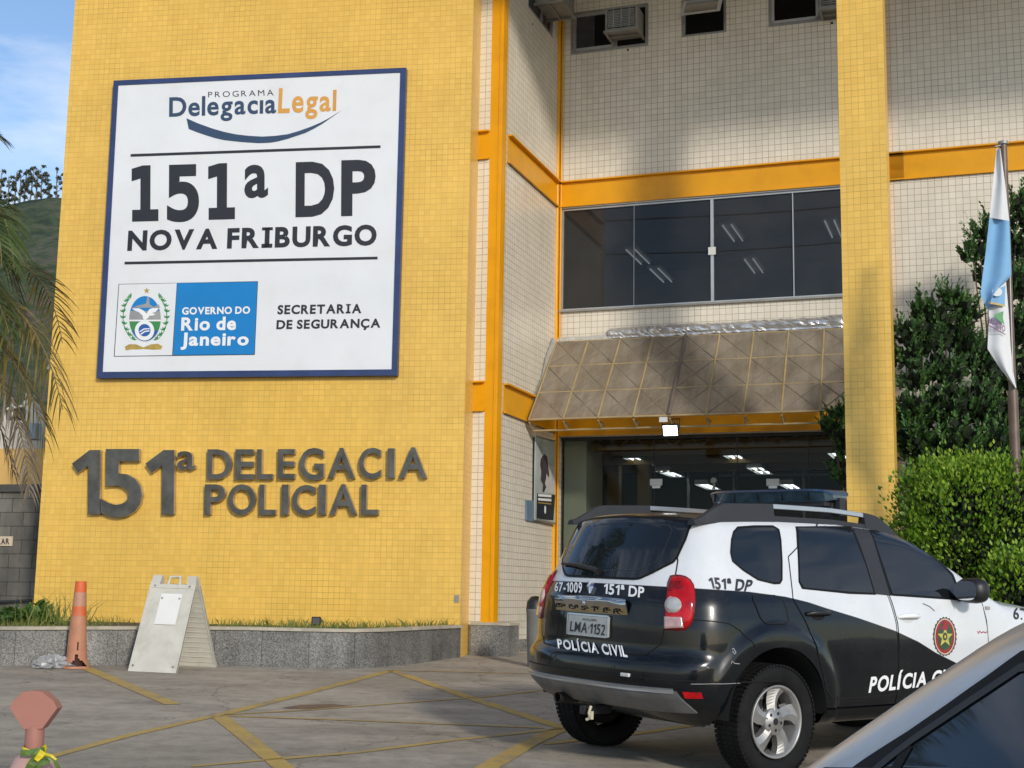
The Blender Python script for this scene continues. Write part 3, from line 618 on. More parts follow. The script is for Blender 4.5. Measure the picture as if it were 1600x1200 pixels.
def line(px, w, k=14):
    """a painted line along pixels, w = real width"""
    px = np.array(px, float); P = on_ground(px[:, 0], px[:, 1]); pts = []
    for i in range(len(P)-1):
        for s in np.linspace(0, 1, k, endpoint=i == len(P)-2): pts.append(P[i]*(1-s)+P[i+1]*s)
    pts = np.array(pts); m = MB(); L = []; R = []
    for i, p in enumerate(pts):
        t = pts[min(i+1, len(pts)-1)]-pts[max(i-1, 0)]; t /= np.linalg.norm(t); s = np.array([-t[1], t[0], 0])*w/2*(1+.10*(RNG.random()-.5))
        for D, q in ((L, p+s), (R, p-s)): D.append((q[0], q[1], gz(q[0], q[1])+.004))
    n = len(L); m.add(L+R, [(i, i+1, n+i+1, n+i) for i in range(n-1)]); o = obj('road_marking', m, MT['paint']); tag(o, 'worn yellow painted line on the forecourt', 'marking', kind='structure'); return o
line([(125, 1040), (270, 1101)], .14)
line([(60, 1188), (200, 1150), (345, 1117)], .08); line([(345, 1117), (480, 1083), (612, 1048)], .11)
line([(612, 1048), (730, 1089), (880, 1138)], .13); line([(343, 1120), (388, 1155), (442, 1199), (470, 1220)], .13)
line([(350, 1117), (480, 1110), (585, 1102), (760, 1089), (900, 1073)], .05); line([(350, 1119), (550, 1126), (850, 1138)], .06)
line([(440, 1186), (560, 1176), (700, 1158), (880, 1139)], .07); line([(610, 1048), (720, 1050), (880, 1054)], .05)
line([(880, 1138), (830, 1160), (770, 1195), (730, 1218)], .14); line([(850, 1163), (1000, 1146), (1120, 1128)], .09); line([(300, 1198), (440, 1186)], .05)
m = MB(); P = on_ground(np.array([440, 470, 520, 552, 530, 480]), np.array([1106, 1101, 1100, 1103, 1106, 1108]), .003); m.add(P, [tuple(range(6))]); tag(obj('rusty_patch', m, plain('rusty_patch', (.17, .105, .06), .85, 0, .3, 8)), 'brown rusty stained patch in the paving', 'patch', kind='structure')
# ---------------------------------------------------------------- granite planter
base = [(-60, 1039), (0, 1040), (150, 1039.5), (300, 1039.3), (350, 1040.2), (450, 1043.3), (530, 1045), (570, 1044), (610, 1041), (650, 1037), (690, 1031), (719, 1027)]
topv = [(-60, 983), (0, 981), (160, 979), (300, 978), (380, 978.5), (549, 983), (605, 981), (660, 977), (717, 974)]
def densify(pl, n):
    u = np.array([q[0] for q in pl], float); v = np.array([q[1] for q in pl], float); x = np.linspace(u[0], u[-1], n); return x, np.interp(x, u, v)
n_ = 80; ub, vb = densify(base, n_); B0 = on_ground(ub, vb); PT = []
for i in range(n_):
    u = ub[i]; vt = np.interp(u, [q[0] for q in topv], [q[1] for q in topv]); q = on_depth(u, vt, B0[i][1]); PT.append(q[2])
PT = np.array(PT); PT = PT*.5+PT.mean()*.5
PL = thing('granite_planter', 'low grey granite planter wall in front of the yellow wall', 'planter', (B0[40][0], B0[40][1], float(B0[40][2])))
def seams():
    m = MT['granite'].copy(); nt = m.node_tree; b = nt.nodes['Principled BSDF']; c = b.inputs['Base Color'].links[0].from_socket
    t = N(nt, 'ShaderNodeTexCoord'); br = N(nt, 'ShaderNodeTexBrick'); br.offset = 0; setin(br, Scale=1.0); br.inputs['Brick Width'].default_value = .52; br.inputs['Row Height'].default_value = 4; br.inputs['Mortar Size'].default_value = .004
    br.inputs['Color1'].default_value = (1, 1, 1, 1); br.inputs['Color2'].default_value = (.72, .72, .72, 1); br.inputs['Mortar'].default_value = (.3, .3, .28, 1); nt.links.new(t.outputs['UV'], br.inputs['Vector'])
    nt.links.new(mixc(nt, 1, c, br.outputs['Color'], 'MULTIPLY'), b.inputs['Base Color']); return m
MT['granite_panel'] = seams()
m = MB(); V = []; UVs = []; s = 0
for i in range(n_):
    if i: s += np.linalg.norm(B0[i][:2]-B0[i-1][:2])
    V += [(B0[i][0], B0[i][1], B0[i][2]-.15), (B0[i][0], B0[i][1], PT[i]-.035)]; UVs += [(s, 1), (s, 2)]
m.add(V, [(2*i, 2*i+2, 2*i+3, 2*i+1) for i in range(n_-1)], UVs, smooth=True); obj('granite_face', m, MT['granite_panel'], PL)
m = MB(); nrm = []
for i in range(n_):
    t = B0[min(i+1, n_-1)]-B0[max(0, i-1)]; t = t/np.linalg.norm(t[:2]); nrm.append(np.array([t[1], -t[0], 0]))
V = []
for i in range(n_):
    for (o, dz) in ((.025, -.035), (.028, -.002), (.02, 0), (-.16, 0), (-.16, -.05)): V.append(np.array([B0[i][0], B0[i][1], PT[i]+dz])+nrm[i]*o)
m.add(V, [(5*i+k, 5*i+5+k, 5*i+6+k, 5*i+k+1) for i in range(n_-1) for k in range(4)]); obj('coping', m, MT['coping'], PL)
MT['soil'] = plain('soil', (.10, .075, .045), .95, 0, .3, 9, bumps=.01)
m = MB(); bk = [np.array([B0[i][0], B0[i][1], PT[i]-.03])-nrm[i]*.14 for i in range(n_)]
wz = float(PT.mean())-.03
bw = [FY.p(aL+(0-aL)*i/(n_-1), 0.0, wz) if i else np.array([-9, 19.2, wz]) for i in range(n_)]
m.add(bk+bw, [(i, i+1, n_+i+1, n_+i) for i in range(n_-1)]); obj('soil', m, MT['soil'], PL)
def leafmat(name, c1, c2, c3, tr=.0, rough=.5, scale=2.2):
    m, nt, b = mat(name); n = noise(nt, scale, 5, .6); oi = N(nt, 'ShaderNodeNewGeometry'); n2 = N(nt, 'ShaderNodeTexWhiteNoise', noise_dimensions='1D'); nt.links.new(oi.outputs['Random Per Island'], n2.inputs['W'])
    a = mixc(nt, .5, n.outputs['Fac'], oi.outputs['Random Per Island']); r = ramp(nt, a, [(.25, c1), (.5, c2), (.78, c3)])
    nt.links.new(r.outputs[0], b.inputs['Base Color']); setin(b, Roughness=rough); b.inputs['Specular IOR Level'].default_value = .35
    if tr:
        o = nt.nodes['Material Output']; t = N(nt, 'ShaderNodeBsdfTranslucent'); nt.links.new(r.outputs[0], t.inputs[0]); mx = N(nt, 'ShaderNodeMixShader'); mx.inputs[0].default_value = tr
        nt.links.new(b.outputs[0], mx.inputs[1]); nt.links.new(t.outputs[0], mx.inputs[2]); nt.links.new(mx.outputs[0], o.inputs[0])
    return m
MT['grass'] = leafmat('grass_blades', (.09, .13, .02), (.16, .20, .035), (.30, .27, .09), .2, .6)
MT['weed'] = leafmat('weed_leaves', (.035, .09, .015), (.07, .16, .025), (.14, .22, .05), .2, .5)
def blades(mb, pos, hmax, w, n):
    for _ in range(n):
        p = pos(); a = RNG.random()*6.28; h = hmax*(.35+.65*RNG.random()**1.6); lean = RNG.normal(0, .35, 2)*h; dx = np.array([math.cos(a), math.sin(a), 0])*w*(.6+.6*RNG.random())
        q = p+np.array([lean[0]*.4, lean[1]*.4, h*.6]); r = p+np.array([lean[0]*1.2, lean[1]*1.2, h]); mb.add([p-dx, p+dx, q+dx*.6, r, q-dx*.6], [(0, 1, 2, 3, 4)])
m = MB()
def gp():
    while True:
        i = int(RNG.integers(0, n_-1)); u = ub[i]
        dens = .15 if 140 < u < 330 else (1 if u > 330 else .8)
        if RNG.random() < dens: break
    t = RNG.random()**2; p = bk[i]*(1-t)+(bw[i] if i else bw[1])*t; return np.array([p[0], p[1], p[2]-.01])
blades(m, gp, .15, .006, 1700)
c = on_depth(82, 972, 16.3)
for k in range(26): blades(m, lambda: c+np.array([RNG.normal(0, .25), RNG.normal(0, .1), 0]), .42, .008, 2)
tag(obj('grass', m, MT['grass'], recalc=False), 'thin dry grass along the top of the granite planter', 'grass', kind='stuff')
def leafy(name, px, Y, r, n, ml, label, cat, leaf=.07, hgt=1.0):
    c = on_depth(px[0], px[1], Y); m = MB()
    for _ in range(n):
        d = RNG.normal(0, 1, 3); d /= np.linalg.norm(d); p = c+d*r*(RNG.random()**.4)*np.array([1, .6, hgt]); leafquad(m, p, leaf*(.6+.7*RNG.random()), .55)
    return solid(name, m, MT[ml], label, cat, recalc=False)
def leafquad(mb, p, L, wr, dirn=None, up=.3):
    a = RNG.normal(0, 1, 3) if dirn is None else dirn+RNG.normal(0, .35, 3); a[2] += up; a /= np.linalg.norm(a); b = np.cross(a, RNG.normal(0, 1, 3)); b /= np.linalg.norm(b)+1e-9; w = L*wr*.5
    mb.add([p, p+a*L*.45+b*w, p+a*L, p+a*L*.45-b*w], [(0, 1, 2, 3)])
leafy('weed_plant', (60, 964), 16.6, .22, 160, 'weed', 'broad leaved green weed growing at the left end of the planter', 'plant', .13, .6)
leafy('weed_plant', (15, 968), 16.4, .25, 220, 'weed', 'dark low weed tuft in the planter under the grey block wall', 'plant', .10, .5)
# small black floodlight on the planter and grey plate on the wall
q = on_depth(494, 975, 16.6); q[2] = PT[45]
SP = thing('ground_spotlight', 'small black square spotlight sitting on the planter coping', 'spotlight', q)
m = MB(); m.box((q[0], q[1], q[2]+.055), (.11, .06, .10)); obj('lamp_body', m, MT['black'], SP, bevel=.008)
m = MB(); m.box((q[0], q[1]-.031, q[2]+.055), (.08, .004, .07)); obj('lens', m, plain('spot_lens', (.10, .10, .10), .1), SP)
m = MB(); m.box((q[0], q[1], q[2]+.003), (.07, .07, .006)); obj('foot', m, MT['black'], SP)
jb0 = FY.az(710, 941); jb1 = FY.az(718.6, 930); m = MB(); m.fbox(FY, jb0[0], jb1[0]-.01, .0, .012, jb0[1], jb1[1]); o = solid('junction_plate', m, MT['alu_old'], 'small square grey cover plate near the right edge of the yellow wall', 'plate', bevel=.003)
# ---------------------------------------------------------------- traffic cone
gc = on_ground(118, 1044); hC = on_depth(118, 908, gc[1])[2]-gc[2]; sC = gc[1]/FPX*1.02
TC = thing('traffic_cone', 'tall faded orange traffic cone torn open at its foot', 'cone', gc)
def conemat(name, c): return plain(name, c, .6, 0, .16, 7, dirt=((.30, .2, .13), 9, .5))
MT['cone_fade'] = conemat('faded_orange_plastic', (.46, .20, .11)); MT['cone_band'] = conemat('orange_band', (.62, .12, .03)); MT['cone_pale'] = conemat('pale_band', (.44, .215, .135))
def conelat(z0, z1, off=0.0, jag=False):
    m = MB(); n = 40; rows = 26; V = []
    for j in range(rows+1):
        z = z0+(z1-z0)*j/rows; t = z/hC
        r = sC*(16.0-8.0*t)/1.0 if t > .12 else sC*(16.0-8*t+(.12-t)*40)
        r += off
        for k in range(n):
            a = 2*math.pi*k/n; rr = r*(1+.03*math.sin(3*a+z*9)*(1 if t < .3 else .2))
            V.append((gc[0]+rr*math.cos(a), gc[1]+rr*math.sin(a), gc[2]+z))
    F = []
    for j in range(rows):
        for k in range(n):
            z = (z0+(z1-z0)*(j+.5)/rows)/hC; a = 2*math.pi*(k+.5)/n
            da = (a-math.radians(292)+math.pi) % (2*math.pi)-math.pi       # tear faces the camera, right of centre
            wid = .0 if z > .30 else (.07 if z > .16 else .14+1.0*max(0, (.12-z)/.12)) if not (.17 < z < .2) else 0
            if jag and abs(da + .25*math.sin(z*60)*.2) < wid and z > .02: continue
            F.append((j*n+k, j*n+(k+1) % n, (j+1)*n+(k+1) % n, (j+1)*n+k))
    m.add(V, F, smooth=True); return m
obj('cone_body', conelat(0.0, hC*.60, jag=True), MT['cone_fade'], TC, recalc=False)
obj('orange_band', conelat(hC*.60, hC*.71), MT['cone_band'], TC); obj('pale_band', conelat(hC*.71, hC*.87), MT['cone_pale'], TC); obj('orange_band', conelat(hC*.87, hC), MT['cone_band'], TC)
m = MB(); r = sC*8; m.lathe([(0.001, hC*.985), (r*.7, hC*.985), (r, hC)], 32, c=gc); obj('cone_tip', m, MT['cone_band'], TC)
m = MB(); r0 = sC*18; m.lathe([(r0*.2, .004), (r0*1.05, .004), (r0*1.08, .016), (r0*.9, .022)], 32, c=gc); obj('foot_ring', m, MT['cone_fade'], TC)
m = MB(); m.lathe([(sC*11, 0.02), (sC*9, hC*.3)], 24, c=gc); obj('dark_inner_tube', m, plain('cone_inside', (.05, .02, .015), .9, 0, .2, 5), TC)  # dark tube inside the cone, seen through the tear
# ---------------------------------------------------------------- plastic bag on the ground
bg0 = on_ground(78, 1044); m = MB(); n = 28; V = []
for j in range(12):
    for k in range(n):
        th = math.pi*.5*j/11; a = 2*math.pi*k/n; r = .15*math.cos(th)*(1+.28*math.sin(3*a+1)+.16*math.sin(7*a+j)+.12*RNG.normal())
        V.append((bg0[0]+r*1.25*math.cos(a), bg0[1]+r*.7*math.sin(a), bg0[2]+.004+.115*math.sin(th)*(1+.30*RNG.normal()*.5)))
m.add(V, [(j*n+k, j*n+(k+1) % n, (j+1)*n+(k+1) % n, (j+1)*n+k) for j in range(11) for k in range(n)], smooth=False)
solid('plastic_bag', m, plain('crumpled_plastic', (.30, .30, .30), .3, 0, .1, 20), 'crumpled translucent plastic bag lying by the orange cone', 'bag', recalc=False)
# ---------------------------------------------------------------- A-frame board
a0, a1, a2 = on_ground(200, 1049), on_ground(275, 1052.5), on_ground(339, 1042.5)
ux = (a1-a0); wA = np.linalg.norm(ux); ux /= wA; back0 = a2-ux*wA
topR = on_depth(309.5, 900, (a1[1]+a2[1])/2); topL = topR-ux*wA*.97
AF = thing('sandwich_board', 'blank white plastic folding board standing in front of the planter', 'sandwich board', (a0+a2)/2)
MT['board'] = plain('weathered_white_plastic', (.56, .54, .47), .55, 0, .10, 4, dirt=((.36, .34, .27), 6, .5)); MT['paper'] = plain('paper_sheet', (.74, .73, .70), .6, 0, .04, 6)
def panel(name, l0, r0, l1, r1, front=True):
    n = np.cross(r0-l0, l1-l0); n /= np.linalg.norm(n); n = n if (n[1] < 0) == front else -n
    def q(s, t, o=0.0): return (l0*(1-s)+r0*s)*(1-t)+(l1*(1-s)+r1*s)*t+n*o
    m = MB(); m.prism([q(.0, .0), q(1, .0), q(1, .885), q(0, .885)], -n*.02)
    for (s0, s1, t0, t1) in ((0, .03, 0, .9), (.97, 1, 0, .9), (.03, .97, 0, .03), (.03, .97, .86, .9)): m.prism([q(s0, t0, .008), q(s1, t0, .008), q(s1, t1, .008), q(s0, t1, .008)], -n*.036)
    m.prism([q(0, .9, .006), q(.2, .9, .006), q(.22, .995, .006), q(0.02, .995, .006)], -n*.03); m.prism([q(.8, .9, .006), q(1, .9, .006), q(.98, .995, .006), q(.78, .995, .006)], -n*.03)
    p = obj(name, m, MT['board'], AF); return q, n, p
qf, nf, pf_ = panel('front_panel', a0, a1, topL, topR, True); qb, nb_, pb_ = panel('rear_panel', back0, a2, topL+np.array([0, .03, 0]), topR+np.array([0, .03, 0]), False)
m = MB(); m.tube([qf(.38, .89, -.005), qf(.40, .985, -.005), qf(.62, .985, -.005), qf(.64, .89, -.005)], .017, 8); obj('handle', m, MT['board'], AF)
m = MB(); m.prism([qf(.30, .48, .012), qf(.76, .48, .012), qf(.76, .80, .012), qf(.30, .80, .012)], -nf*.003); obj('paper_sheet', m, MT['paper'], AF)
m = MB()
for s, t in ((.08, .06), (.92, .06), (.12, .88), (.88, .88), (.34, .75), (.72, .75)): m.lathe([(.001, .006), (.011, .005), (.012, 0)], 10, M=np.array([ux, np.cross(nf, ux), nf]).T, c=qf(s, t, .010))
obj('screw', m, MT['alu_old'], AF)
m = MB()
for k in range(14): t = .06+.055*k; m.tube([qb(.06, t, -.014), qb(.94, t, -.014)], .010, 5)
obj('corrugation', m, MT['board'], pb_)
# ---------------------------------------------------------------- pink bollard with tape
Yb = 7.0; sB = Yb/FPX; cb = on_depth(51, 1132, Yb); gb = np.array([cb[0], Yb, gz(cb[0], Yb)])
BO = thing('parking_post', 'dusty pink post with a flat octagonal head near the camera', 'post', gb)
MT['pink'] = plain('dusty_pink_paint', (.36, .155, .115), .55, 0, .06, 5, dirt=((.42, .24, .19), 3, .35)); MT['pink_pale'] = plain('pale_pink_paint', (.50, .30, .26), .55, 0, .1, 5)
hd = [(14.5, 1105), (36, 1139), (65.5, 1139), (89, 1107), (84, 1096), (66, 1081), (52, 1079), (36, 1081), (20, 1096)]
m = MB(); P = [on_depth(u, v, Yb) for u, v in hd]; m.prism(P, np.array([0, .085, 0])); obj('head', m, [MT['pink']], BO, bevel=.022)
m = MB(); z1 = on_depth(51, 1139, Yb)[2]+.01; z0 = gb[2]; cyl = (cb[0], Yb+.042)
m.lathe([(14.2*sB, on_depth(51, 1178, Yb)[2]-z0-.03), (14.2*sB, z1-z0)], 24, c=(cyl[0], cyl[1], z0)); obj('stem', m, MT['pink'], BO)
zs = on_depth(51, 1176, Yb)[2]-z0
m = MB(); m.lathe([(.20, 0), (.20, .04), (.17, .10), (36*sB, zs-.10), (27*sB, zs-.03), (15*sB, zs)], 28, c=(cyl[0], cyl[1], z0)); obj('base', m, MT['pink_pale'], BO)
m = MB(); V = []; n = 30
for k in range(n+1):
    a = 2*math.pi*k/n; r = 16.5*sB+.004*math.sin(5*a); z = z0+zs+.006+.010*math.sin(2*a+1)
    for dz, dr in ((-.016, .003), (0, .006), (.018, 0)): V.append((cyl[0]+(r+dr)*math.cos(a), cyl[1]+(r+dr)*math.sin(a), z+dz))
m.add(V, [(3*k+i, 3*k+3+i, 3*k+4+i, 3*k+i+1) for k in range(n) for i in range(2)], mi=0)
def ribbon(px, w, mi, dy):
    P = [on_depth(u, v, Yb-dy-.02*math.sin(i)) for i, (u, v) in enumerate(px)]
    L = []; R = []
    for i, p in enumerate(P):
        t = P[min(i+1, len(P)-1)]-P[max(i-1, 0)]; t /= np.linalg.norm(t); s = np.array([-t[2], .4*math.sin(i*1.3), t[0]]); s /= np.linalg.norm(s); L.append(p+s*w*(.5+.12*math.sin(i*2.1))); R.append(p-s*w*(.5+.12*math.cos(i*1.7)))
    nn = len(L); m.add(L+R, [(i, i+1, nn+i+1, nn+i) for i in range(nn-1)], mi=mi)
ribbon([(32, 1176), (45, 1177), (60, 1172), (70, 1171)], 9*sB, 1, .055); ribbon([(68, 1175), (58, 1183), (48, 1195), (42, 1212)], 15*sB, 1, .075); ribbon([(68, 1174), (62, 1181), (56, 1188)], 9*sB, 0, .09)
ribbon([(64, 1182), (76, 1183), (86, 1190), (96, 1208)], 7*sB, 1, .08); ribbon([(70, 1178), (80, 1181), (88, 1187)], 4*sB, 0, .09); ribbon([(52, 1203), (66, 1192), (78, 1190)], 9*sB, 1, .07)
TP = solid('tape_ribbon', m, [plain('yellow_tape', (.60, .48, .01), .35, 0, .1, 8), plain('green_tape', (.10, .16, .03), .35, 0, .25, 30)], 'knotted yellow and green plastic tape tied round the pink post', 'tape', recalc=False)
# ---------------------------------------------------------------- air conditioners
def ac(F, a, b0, z, wd, hg, dp, label):
    t = thing('air_conditioner', label, 'air conditioner', F.p(a, b0, z), 'window air conditioners high on the wall'); M3 = np.array([F.u, F.n, [0, 0, 1]]).T
    m = MB(); x0, x1 = a-wd/2, a+wd/2; q = .03
    for bx in ((x0, x1, b0, b0+dp, z, z+q), (x0, x1, b0, b0+dp, z+hg-q, z+hg), (x0, x0+q, b0, b0+dp, z+q, z+hg-q), (x1-q, x1, b0, b0+dp, z+q, z+hg-q), (x0+q, x1-q, b0, b0+dp*.9, z+q, z+hg-q)): m.fbox(F, *bx)
    obj('case', m, MT['alu_old'], t); m = MB()
    for k in range(11):
        zz = z+q+.02+k*(hg-2*q-.03)/11; m.fbox(F, x0+q+.01, x1-q-.01, b0+dp-.03, b0+dp+.003, zz, zz+.011)
    for k in range(3): aa = x0+wd*(.25+.25*k); m.fbox(F, aa-.004, aa+.004, b0+dp-.03, b0+dp+.006, z+q, z+hg-q)
    obj('grille', m, MT['alu'], t); m = MB(); m.fbox(F, x0+q+.005, x1-q-.005, b0+dp*.9, b0+dp*.9+.004, z+q, z+hg-q); obj('coil', m, MT['black'], t)
    m = MB()
    for s in (x0-.015, x1-.02): m.fbox(F, s, s+.035, b0-.02, b0+dp+.02, z-.035, z-.002)
    m.fbox(F, x0-.02, x1+.02, b0+dp-.03, b0+dp+.03, z-.036, z-.004); m.fbox(F, x0-.02, x1+.02, b0+dp*.45, b0+dp*.45+.03, z-.036, z-.004); obj('bracket', m, MT['alu_old'], t); return t
dpA = .40
q0 = FB.az(945, 48, dpA); q1 = FB.az(995, 38, dpA); qt = FB.az(945, 12, dpA)
ac(FB, (q0[0]+q1[0])/2, -.02, q0[1], q1[0]-q0[0], qt[1]-q0[1], dpA, 'boxy grey window air conditioner, the one seen whole above the strip window')
q0 = FB.az(1279, 12, dpA); ac(FB, q0[0]+.32, -.02, q0[1], .62, .45, dpA, 'grey window air conditioner half hidden by the tiled pillar')
q0 = FR.az(868, 24, .42); ac(FR, FR.az(845, 20, .0)[0]+.10, -.02, FR.az(846, 25, 0.0)[1]+.10, .62, .45, .42, 'grey window air conditioner on the side wall, top of the steel column')
m = MB()
for (F, u, v) in ((FB, 981, 78), (FB, 1300, 36), (FR, 832, 38)): m.lathe([(.018, -.02), (.018, .004), (.001, .004)], 10, M=np.array([F.u, np.cross(F.n, F.u), F.n]).T, c=F.hit(u, v))
part('drain_hole', m, 'black')
# ---------------------------------------------------------------- lamps
fl = cq(.437, 1)-FB.n*.10; fl = np.array([fl[0], fl[1], on_depth(1059, 672, fl[1])[2]])
FL = thing('flood_light', 'lit white flood lamp hanging under the canopy edge', 'flood lamp', fl)
R_ = np.array([FB.u, FB.n, [0, 0, 1]]).T; tlt = np.array([[1, 0, 0], [0, math.cos(.45), math.sin(.45)], [0, -math.sin(.45), math.cos(.45)]]); RR = R_@tlt
m = MB(); m.box(fl, (.22, .05, .17), RR); obj('lamp_body', m, MT['black'], FL, bevel=.008); m = MB(); m.box(fl+RR@np.array([0, .027, 0]), (.19, .006, .14), RR); obj('lens', m, MT['flood'], FL)
m = MB(); m.tube([fl+R_@np.array([-.12, 0, 0]), fl+R_@np.array([-.12, -.02, .15]), fl+R_@np.array([.12, -.02, .15]), fl+R_@np.array([.12, 0, 0])], .009, 6); obj('bracket', m, MT['black'], FL)
q = on_depth(1031, 660, fl[1]); m = MB(); m.fbox(FB, 0, .11, 0, .04, 0, .07); v = np.array(m.v)-FB.O; m.v = [tuple(x+q) for x in v]; solid('lamp_sensor', m, MT['lamp_white'], 'small white box beside the flood lamp under the canopy', 'sensor box', bevel=.006)
def ceil_light(u, v, b, L=1.25, wd=.26, label=''):
    p = FB.hit(u, v, b); t = thing('ceiling_light', label, 'ceiling light', p, 'fluorescent lights in the lobby'); z = p[2]; a = float((p-FB.O)@FB.u)
    m = MB(); m.fbox(FB, a-wd/2, a+wd/2, b-L, b, z, z+.09, skip='b'); m.fbox(FB, a-wd/2, a+wd/2, b-L, b, z+.05, z+.055); obj('housing', m, MT['lamp_white'], t)
    m = MB()
    for s in (-.06, .06): m.tube([FB.p(a+s, b-L+.05, z+.025), FB.p(a+s, b-.05, z+.025)], .020, 8)
    obj('tube', m, MT['tube'], t)
    m = MB(); m.tube([FB.p(a, b-L*.3, z+.09), FB.p(a, b-L*.3, zc_lo+.1)], .006, 5); m.tube([FB.p(a, b-L*.8, z+.09), FB.p(a, b-L*.8, zc_lo+.1)], .006, 5); obj('hanger', m, MT['black'], t)
for u, v, b, lab in ((985, 716, -2.6, 'lit ceiling light at the far left behind the lobby glass'), (1035, 736, -4.2, 'lit ceiling light second from the left behind the lobby glass'), (1142, 712, -2.4, 'lit ceiling light above the left end of the police light bar'),
                  (1178, 731, -3.8, 'lit ceiling light just right of and below the brightest one in the lobby'), (1306, 708, -2.0, 'lit ceiling light half hidden by the conifer branch'), (1096, 757, -5.6, 'faint ceiling light deep in the lobby above the light bar'), (1228, 757, -5.6, 'faint ceiling light deep in the lobby right of the white glass fitting')):
    ceil_light(u, v, b, label=lab)
for u, v, b in ((985, 390, -1.6), (1022, 420, -2.4), (1136, 352, -1.4), (1170, 405, -2.6), (1296, 345, -1.4)):
    p = FB.hit(u, v, b); a = float((p-FB.O)@FB.u); z = p[2]; t = thing('ceiling_light', 'dim tube light seen through the dark upstairs strip window', 'ceiling light', p, 'tube lights in the upstairs office')
    m = MB()
    for s in (-.07, .07): m.tube([FB.p(a+s, b-1.0, z), FB.p(a+s, b, z)], .014, 6)
    obj('tube', m, MT['tube_dim'], t); m = MB(); m.fbox(FB, a-.13, a+.13, b-1.0, b, z+.03, z+.06); obj('housing', m, MT['alu_old'], t)
for u, lab in ((1026, 'white emergency light box on the left glass pane'), (1208, 'white emergency light box on the right glass pane')):
    a, z = FB.az(u, 754, -.08); t = thing('emergency_light', lab, 'light box', FB.p(a, -.08, z-.07), 'white light boxes fixed to the lobby glass')
    m = MB(); m.fbox(FB, a-.09, a+.09, -.085, -.04, z-.045, z+.05); obj('case', m, MT['lamp_white'], t, bevel=.012); m = MB(); m.fbox(FB, a-.06, a+.06, -.08, -.05, z-.085, z-.046); obj('lens', m, MT['alu'], t, bevel=.006)
a, z = FB.az(1115, 751, -.5); m = MB(); m.lathe([(.001, .03), (.035, .025), (.05, 0), (.045, -.02)], 16, M=np.array([FB.u, np.cross(FB.n, FB.u), FB.n]).T, c=FB.p(a, -.5, z)); m.tube([FB.p(a, -.53, z), FB.p(a, -.53, z-.12)], .018, 8); solid('wall_sensor', m, MT['lamp_white'], 'small round white sensor hanging behind the lobby glass', 'sensor')
# ---------------------------------------------------------------- banner and panel on the return wall
pb = [(837, 681), (867, 689), (867, 817), (835, 811)]; SR = lambda b: (lambda u, v: FR.hit(u, v, b))
BN = thing('poster_banner', 'tall printed poster banner on the wall beside the entrance', 'banner', FR.hit(850, 815, .03))
m = MB(); P = [SR(.05)(*q) for q in pb]; m.prism(P, -FR.n*.012); obj('sheet', m, plain('banner_print', (.40, .45, .42), .5, 0, .18, 2.5), BN)
Zb = lambda pts: [(810+x/6.31, 660+y/6.31) for x, y in pts]
def bn(name, pts, ml, b=.053): obj(name, poly_mb(Zb(pts), SR(b)), MT[ml] if isinstance(ml, str) else ml, BN, recalc=False)
bn('printed_field', [(185, 700), (365, 715), (345, 965), (178, 950)], 'ink'); bn('printed_field', [(268, 410), (360, 440), (360, 705), (262, 690)], plain('banner_pale', (.55, .53, .52), .5, 0, .1, 4))
bn('printed_figure', [(238, 330), (262, 312), (285, 340), (292, 420), (305, 520), (298, 545), (278, 500), (272, 560), (262, 600), (276, 640), (250, 690), (238, 680), (245, 610), (222, 570), (228, 480), (216, 420), (222, 360)], plain('banner_dark_figure', (.06, .045, .05), .5, 0, .2, 6), .055)
for y, k in ((705, 'white_ink'), (745, 'white_ink')): bn('printed_line', [(195, y), (325, y+10), (325, y+34), (195, y+24)], k, .056)
bn('printed_line', [(195, 785), (325, 800), (325, 810), (195, 796)], 'gold_ink', .056); bn('printed_mark', ell(264, 860, 9, 40), 'white_ink', .056)
m = MB(); m.tube([SR(.055)(836, 811), SR(.055)(867, 818)], .018, 8); obj('bottom_rail', m, MT['alu'], BN); m = MB(); m.tube([SR(.055)(836.5, 681), SR(.055)(867, 689)], .012, 8); obj('top_rail', m, MT['alu'], BN)
m = MB(); m.prism([SR(.04)(*q) for q in ((836, 683), (839, 684), (838, 812), (835, 811))], -FR.n*.03); obj('side_edge', m, MT['black'], BN)
m = MB(); m.prism([SR(.03)(*q) for q in ((823, 781), (838, 783), (838, 816), (823, 813))], -FR.n*.028); solid('notice_panel', m, plain('blue_grey_panel', (.13, .19, .25), .5, 0, .06, 3), 'blue grey square panel partly behind the poster banner', 'panel')
# ---------------------------------------------------------------- flagpole and flag
fy = 13.1; b0 = on_depth(1591, 840, fy); t0 = on_depth(1567.5, 226, fy); gpz = gz(b0[0], fy)
FPo = thing('flagpole', 'brown steel flagpole in front of the conifer', 'flagpole', (b0[0], fy, gpz))
MT['pole'] = plain('brown_pole_paint', (.13, .085, .065), .45, .2, .2, 5, dirt=((.22, .16, .12), 6, .5))
ax = (t0-b0)/np.linalg.norm(t0-b0); bb = b0-ax*((b0[2]-gpz)/ax[2])
m = MB(); m.tube([bb, bb*.45+t0*.55], .048, 14); obj('lower_tube', m, MT['pole'], FPo); m = MB(); m.tube([bb*.45+t0*.55-ax*.02, t0], .036, 14); obj('upper_tube', m, MT['pole'], FPo)
m = MB(); m.tube([t0, t0+ax*.03], .05, 12); m.tube([t0+np.array([.04, 0, .01]), t0+np.array([-.09, -.02, -.03])], .012, 6); obj('pole_cap', m, MT['alu_old'], FPo)
